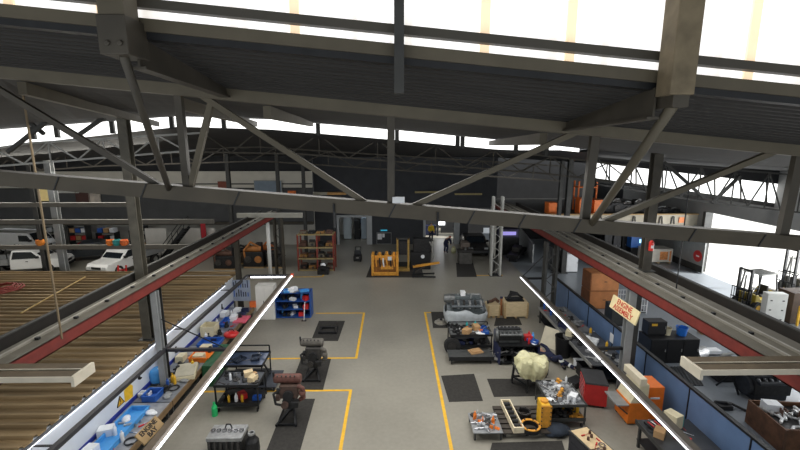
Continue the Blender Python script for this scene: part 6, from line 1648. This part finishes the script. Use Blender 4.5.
# grey machine and parked vehicle past the aisle
x0, x1, y, h = fit(458, 474, 265, 243)
w = x1 - x0
t = thing('grey_machine', 'grey milling machine behind the black mat past the aisle', 'machine', ((x0 + x1) / 2, y + .7, 0))
MB().box(-w * .4, w * .4, -.5, .5, 0, .9).build('base', M((92, 90, 86), .6, .1, .2, 4), t, bev=.03); MB().box(-w * .5, w * .5, -.5, .2, .9, 1.1).build('table', IRON, t, bev=.02)
MB().box(-w * .25, w * .2, 0, .5, .9, h).build('column', M((104, 94, 86), .6, .1, .2, 4), t, bev=.03); MB().box(-w * .3, w * .25, -.45, .1, h * .8, h).build('head', M((104, 94, 86), .6, .1, .2, 4, key='h'), t, bev=.03)
MB().cyl((0, -.3, h * .6), (0, -.3, h * .8), .08, n=10).build('spindle', ALU, t)

def car(name, label, cat, loc, rz, body, L_=4.4, W=1.8, ute=False, van=False):
    """A car, ute or van that faces local -X; wheels on the ground."""
    t = thing(name, label, cat, loc, rz)
    h0 = .38
    if ute: prof = [(-2.4, h0), (-2.45, .75), (-2.3, .98), (-1.25, 1.1), (-.6, 1.72), (.55, 1.76), (.75, 1.1), (.78, h0)]
    elif van: prof = [(-2.3, h0), (-2.35, .9), (-2.1, 1.1), (-1.5, 1.9), (2.3, 1.95), (2.35, h0)]
    else: prof = [(-2.1, h0), (-2.15, .65), (-2.0, .82), (-1.0, .95), (-.35, 1.42), (.9, 1.45), (1.6, 1.0), (2.1, .95), (2.15, h0)]
    MB().prism(prof, 'y', -W / 2, W / 2).build('body', body, t, bev=.06)
    top = max(z for _, z in prof)
    if ute:
        m_ = MB().box(.85, 2.7, -W / 2, W / 2, .75, .82)
        for s in (-1, 1): m_.box(.85, 2.7, s * (W / 2 - .02) - .02, s * (W / 2 - .02) + .02, .82, 1.15)
        m_.box(2.66, 2.7, -W / 2, W / 2, .82, 1.15).box(.85, .89, -W / 2, W / 2, .82, 1.15)
        m_.build('tray', GREYP, t)
        MB().tube([(.92, -W * .42, .82), (.92, -W * .42, 1.85), (.92, W * .42, 1.85), (.92, W * .42, .82)], .035).build('headboard', STEEL_BLK, t)
        MB().box(.78, 2.6, -.4, .4, .5, .74).build('chassis', STEEL_BLK, t)
        ws = [(-1.2, 1.14), (-.62, 1.66)]; win = [(-1.05, 1.14), (-.62, 1.62), (.45, 1.66), (.6, 1.14)]
    elif van: ws = [(-2.05, 1.2), (-1.55, 1.82)]; win = [(-1.85, 1.2), (-1.5, 1.7), (-.7, 1.7), (-.7, 1.2)]
    else: ws = [(-.98, .98), (-.4, 1.38)]; win = [(-.8, .98), (-.38, 1.34), (.85, 1.36), (1.35, .98)]
    (ax, az), (bx, bz) = ws; nx, nz = -(bz - az), (bx - ax); ln = math.hypot(nx, nz); nx, nz = nx / ln * .02, nz / ln * .02
    MB().hexa([(ax + nx, -W * .44, az + nz), (ax + nx, W * .44, az + nz), (ax - nx, W * .44, az - nz), (ax - nx, -W * .44, az - nz)],
              [(bx + nx, -W * .4, bz + nz), (bx + nx, W * .4, bz + nz), (bx - nx, W * .4, bz - nz), (bx - nx, -W * .4, bz - nz)]).build('windscreen', GLASS_DK, t)
    for s in (-1, 1):
        MB().prism(win, 'y', s * (W / 2 + .005) - .012, s * (W / 2 + .005) + .012).build('side_window', GLASS_DK, t)
        MB().box(prof[0][0] - .06, prof[0][0] + .02, s * W * .36 - .16, s * W * .36 + .16, .68, .82).build('headlamp', M((210, 214, 216), .15, .2, 0), t)
        MB().box(ws[0][0] + .15, ws[0][0] + .3, s * (W / 2 + .12) - .1, s * (W / 2 + .12) + .1, ws[0][1] + .02, ws[0][1] + .18).build('mirror', BLACK, t)
        MB().box(-.35, -.2, s * (W / 2 + .012) - .012, s * (W / 2 + .012) + .012, .92, .96).build('door_handle', BLACK, t)
    MB().box(prof[0][0] - .1, prof[0][0] + .05, -W * .48, W * .48, .36, .56).build('bumper', STEEL_BLK if ute else M((70, 72, 74), .5, 0, .1, 4), t, bev=.03)
    MB().box(prof[0][0] - .07, prof[0][0] + .02, -W * .22, W * .22, .64, .8).build('grille', BLACK, t)
    for xx in (-1.5, 1.75 if ute else 1.35):
        for s in (-1, 1):
            w_ = MB().ring((xx, s * (W / 2 - .1) - .11, .36), .36, .2, .22, 20, 'y').build('tyre', RUBBER, t)
            MB().cyl((xx, s * (W / 2 - .1) - .09, .36), (xx, s * (W / 2 - .1) + .09, .36), .21, n=14).build('rim', STEEL_LIGHT, w_)
    return t
UW = M((232, 232, 230), .3, 0, .03, 2)
q = G(30, 276); car('ute', 'white ute seen from its side with a black headboard, beyond the annex roof', 'ute', (q.x - .9, q.y + 1.2, 0), math.pi + .25, UW, ute=True)
q = G(112, 274); car('ute', 'white ute facing the hall with a dark windscreen, beside the main column', 'ute', (q.x + .3, q.y + 1.3, 0), 1.32, UW, ute=True)
q = G(482, 257); car('parked_car', 'dark car parked in the bay past the grey machine', 'car', (q.x - .35, q.y + 2.0, 0), math.pi / 2, M((38, 36, 36), .3, .2, .1, 4))
q = G(80, 262); car('parked_car', 'dark grey car parked behind the white ute facing the hall', 'car', (q.x, q.y + 1.0, 0), .5, M((60, 64, 68), .3, .2, .1, 4))
q = G(20, 252); car('white_van', 'plain white van parked at the far left under the upper floor', 'van', (q.x + .5, q.y - .2, 0), math.pi - .1, UW, van=True)
# bay walls around the parked car and machinery past the laced column
bw0, bw1 = G(493, 274), G(478, 250)
tag(MB().hexa([bw0, bw0 + Vector((.12, 0, 0)), Vector((bw1.x + 1.62, 38, 0)), Vector((bw1.x + 1.5, 38, 0))], [bw0 + Vector((0, 0, 1.3)), bw0 + Vector((.12, 0, 1.3)), Vector((bw1.x + 1.62, 38, 1.3)), Vector((bw1.x + 1.5, 38, 1.3))]).build('low_screen', STEEL_DARK), 'low dark screen running back from the pale laced column', 'screen')
tag(MB().hexa([bw0 + Vector((0, 0, 1.302)), bw0 + Vector((.1, 0, 1.302)), Vector((bw1.x + 1.6, 38, 1.302)), Vector((bw1.x + 1.5, 38, 1.302))], [bw0 + Vector((0, 0, 3.6)), bw0 + Vector((.1, 0, 3.6)), Vector((bw1.x + 1.6, 38, 3.6)), Vector((bw1.x + 1.5, 38, 3.6))]).build('pale_screen', M((196, 194, 186), .7, 0, .06, 2)), 'pale panel screen above the low dark screen by the laced column', 'screen')
q = G(509, 256)
t = thing('violet_machine', 'dark machine with a violet lit panel far behind the pale laced column', 'machine', (q.x, q.y + .8, 0))
MB().box(-.9, .9, -.5, .5, 0, 1.5).build('body', IRON_DK, t, bev=.03); MB().box(-.8, .8, -.45, .4, 1.5, 2.2).build('upper_body', M((60, 56, 84), .5, .1, .2, 4), t, bev=.03)
MB().box(-.6, .6, -.47, -.45, 1.7, 2.0).build('lit_panel', M((150, 140, 210), .4, 0, 0, emit=.5), t)
q = G(515, 256)
t = thing('machine_bed', 'long dark machine bed lying behind the pale laced column', 'machine', (q.x, q.y - .5, 0), -.5)
MB().box(-.45, .45, -1.6, 1.6, .3, .6).build('bed', IRON_DK, t, bev=.03)
for yy in (-1.3, 1.3): MB().box(-.3, .3, yy - .2, yy + .2, 0, .3).build('foot', STEEL_BLK, t)
MB().box(-.3, .3, -.6, .4, .6, 1.0).build('carriage', IRON, t, bev=.03)
a, b = G(532, 263), G(519, 243)
tag(MB().hexa([a, a + Vector((.1, 0, 0)), b + Vector((.1, 0, 0)), b], [a + Vector((0, 0, 1.5)), a + Vector((.1, 0, 1.5)), b + Vector((.1, 0, 1.5)), b + Vector((0, 0, 1.5))]).build('grey_screen', GREYP), 'long grey screen standing between passage machinery and the steel fridge', 'screen')

# ------------------------------------------------------------------ left bay beyond the annex
ZU = ZP
def wall_item(name, label, cat, px0, px1, py0, py1, mat, Y=35.8, dep=.1, fr=None):
    p0 = PY(px0, py1, Y); p1 = PY(px1, py0, Y)
    t = thing(name, label, cat, ((p0.x + p1.x) / 2, Y, (p0.z + p1.z) / 2)); w = p1.x - p0.x; h = p1.z - p0.z
    MB().box(-w / 2, w / 2, 0, dep, -h / 2, h / 2).build('panel', mat, t)
    m_ = MB().box(-w / 2 - .04, w / 2 + .04, -.02, dep, h / 2, h / 2 + .05).box(-w / 2 - .04, w / 2 + .04, -.02, dep, -h / 2 - .05, -h / 2)
    m_.box(-w / 2 - .04, -w / 2, -.02, dep, -h / 2, h / 2).box(w / 2, w / 2 + .04, -.02, dep, -h / 2, h / 2)
    m_.build('edge_frame', fr or mat, t)
    return t
wall_item('lit_window', 'small yellowish lit window in the dark upper floor front', 'window', 38.5, 47, 186, 201, M((200, 178, 120), .5, 0, .1, 3, emit=.25), fr=STEEL_DARK)
wall_item('brown_doorway', 'dark red-brown door in the upper floor front', 'door', 77, 88, 188, 203, M((74, 42, 36), .6, 0, .1, 3))
wall_item('pinned_poster', 'pale poster with red marks on the upper floor front beside the brown door', 'poster', 90, 98.5, 190, 202, M((186, 176, 164), .6, 0, .3, 2))
wall_item('rust_panel', 'rust-red panel on the upper floor front below the pale band', 'panel', 219, 229, 182, 194, M((130, 70, 54), .7, 0, .15, 3))
wall_item('blue_grey_panel', 'large blue-grey panel standing before the pale wall band', 'panel', 255, 281, 181, 194, M((116, 132, 146), .5, 0, .15, 2), fr=STEEL_LIGHT)
wall_item('orange_box', 'small orange box on the upper floor front', 'box', 288.5, 295, 191.5, 198.5, OG, dep=.3)
wall_item('white_ledge', 'white ledge board on the upper floor front above the brown door', 'board', 58, 78, 188, 192.5, M((200, 200, 192), .6, 0, .06, 3))
p0 = PY(299, 195, 33); p1 = PY(348, 194, 33)
for k, (xa, xb, mat, lab) in enumerate(((300, 327, M((190, 184, 166), .6, 0, .1, 3), 'long pale board lying across high brackets on the dark end wall'), (327, 346, M((206, 156, 92), .6, 0, .15, 3), 'tan timber board lying across high brackets on the dark end wall'))):
    a, b = PY(xa, 195, 37.6), PY(xb, 193.5, 37.6)
    tag(MB().box(0, b.x - a.x, 0, .5, 0, .22).build('wall_board', mat, loc=(a.x, 37.68, a.z)), lab, 'board')
for k, (xa, xb, py, lab) in enumerate(((415, 440, 193, 'short lit ledge high on the dark end wall right of the middle post'), (455, 482, 195, 'pale ledge high on the dark end wall near the passage'))):
    a, b = PY(xa, py, 37.9), PY(xb, py + 1, 37.9)
    tag(MB().box(0, b.x - a.x, 0, .3, 0, .14).build('wall_ledge', M((176, 160, 110), .6, 0, .1, 3), loc=(a.x, 37.88, a.z)), lab, 'ledge')
# stair and white panels by the back wall
q = G(164, 252)
a, b = PY(164, 251, 33.5), PY(181, 222, 33.5)
t = thing('steel_stair', 'black open steel stair rising to the upper floor between white panels', 'stair', (a.x, 33.5, 0))
top = ZM - .05; run = b.x - a.x + .4
for s in (-.45, .45): MB().bar((0, s, .1), (run, s, top), .08, .22).build('stringer', STEEL_BLK, t)
for k in range(11):
    f = (k + .7) / 11.2
    MB().box(run * f - .14, run * f + .14, -.42, .42, .1 + (top - .1) * f - .02, .1 + (top - .1) * f + .02).build('tread', STEEL_BLK, t)
for s in (-.45, .45):
    MB().bar((0, s, 1.0), (run, s, top + .9), .05).build('handrail', STEEL_BLK, t)
    for f in (0, .5, 1): MB().bar((run * f, s, .1 + (top - .1) * f), (run * f, s, 1.0 + (top - .1) * f), .04).build('baluster', STEEL_BLK, t)
WP = M((206, 202, 194), .7, 0, .06, 2)
for px0, px1, py0, lab in ((147, 165, 222, 'tall white panel standing at the foot of the black stair'), (186, 200, 222, 'tall white panel behind the black stair'), (206, 214, 224, 'narrow white panel beside the red upright banner')):
    a, b = PY(px0, 250, 34.6), PY(px1, py0, 34.6)
    tag(MB().box(0, b.x - a.x, 0, .12, 0, min(b.z, ZM - .3)).build('standing_screen', WP, loc=(a.x, 34.6, 0)), lab, 'panel')
a, b = PY(201, 250, 34.2), PY(206, 211, 34.2)
t = thing('red_banner', 'red upright banner beside the black stair', 'banner', ((a.x + b.x) / 2, 34.2, 0))
MB().box(-.2, .2, -.02, .02, .4, 3.1).build('cloth', M((170, 34, 44), .7, 0, .1, 3), t); MB().cyl((-.22, 0, 0), (-.22, 0, 3.2), .03, n=8).build('pole', STEEL_DARK, t); MB().box(-.4, .2, -.2, .2, 0, .05).build('base', STEEL_DARK, t)
# shelving and goods under the upper floor
for k, (px, w, h, mat, lab) in enumerate(((47, 1.6, 2.3, STEEL_DARK, 'dark goods shelf under the upper floor, beyond the white van'), (75, 1.5, 2.2, STEEL_DARK, 'dark goods shelf under the upper floor, between the grey columns'), (103, 1.6, 1.5, STEEL_BLK, 'low black goods shelf under the upper floor, behind the utes'), (135, 1.4, 1.7, STEEL_DARK, 'dark goods shelf under the upper floor, behind the main column'))):
    q = G(px, 251)
    t = thing('goods_shelf', lab, 'shelf', (q.x, 36.9, 0))
    for s in (-1, 1): MB().box(s * w / 2 - .04, s * w / 2 + .04, -.35, .35, 0, h).build('upright', mat, t)
    nl = 4 if h > 2 else 3
    for j in range(nl): MB().box(-w / 2, w / 2, -.35, .35, .1 + (h - .15) * j / (nl - 1), .15 + (h - .15) * j / (nl - 1)).build('shelf', mat, t)
    for j in range(nl):
        for m in range(3):
            mm, cw = R.choice([(WHITE, 'white'), (IRON_DK, 'dark'), (CARD, 'brown'), (RED, 'red'), (GREYP, 'grey'), (BLUE, 'blue')])
            tag(MB().box(-.2, .2, -.25, .25, 0, .32).box(-.21, .21, -.26, .26, .32, .36).build('storage_box', mm, loc=(q.x - w / 2 + w * (m + .5) / 3, 36.9, .152 + (h - .15) * j / (nl - 1))), '%s box, %s on the %s level of the shelf %s' % (cw, ('first', 'middle', 'last')[m], ('lowest', 'second', 'third', 'highest')[j], ('beyond the white van', 'between the grey columns', 'behind the utes', 'behind the main column')[k]), 'box')
for k, (px, mat, lab) in enumerate(((111, ORANGE, 'round orange pot on the lowest girt before the utes'), (117.5, TEAL, 'teal pot on the lowest girt before the utes'), (125, M((220, 110, 50), .6, 0, .1, 4), 'wide orange pot on the lowest girt beside the main column'), (41, M((220, 130, 40), .6, 0, .1, 4), 'small orange lamp on the lowest girt above the side-on ute'))):
    p_ = PY(px, 247.5, 23.2)
    pt = thing('pot', lab, 'pot', (p_.x, 23.2, p_.z + .121))
    MB().lathe([(.01, 0), (.14, 0), (.22, .14), (.2, .28), (.01, .28)], n=14).build('body', mat, pt); MB().ring((0, 0, .28), .2, .15, .04, 14).build('rim', mat, pt)
p_ = PY(112, 262, 25.5)
t = thing('red_barrow', 'red frame trolley standing before the white ute that faces the hall', 'trolley', (p_.x + .1, 26.0, 0))
for s in (-.25, .25): MB().bar((s, 0, .1), (s, .25, 1.5), .07).build('side_rail', RED, t)
for z in (.4, .8, 1.2): MB().bar((-.25, .25 * (z - .1) / 1.4, z), (.25, .25 * (z - .1) / 1.4, z), .06).build('rung', RED, t)
MB().box(-.3, .3, -.3, .05, .06, .1).build('toe_plate', RED, t); MB().cyl((-.3, .1, .1), (.3, .1, .1), .1, n=14).build('axle_wheel', BLACK, t)
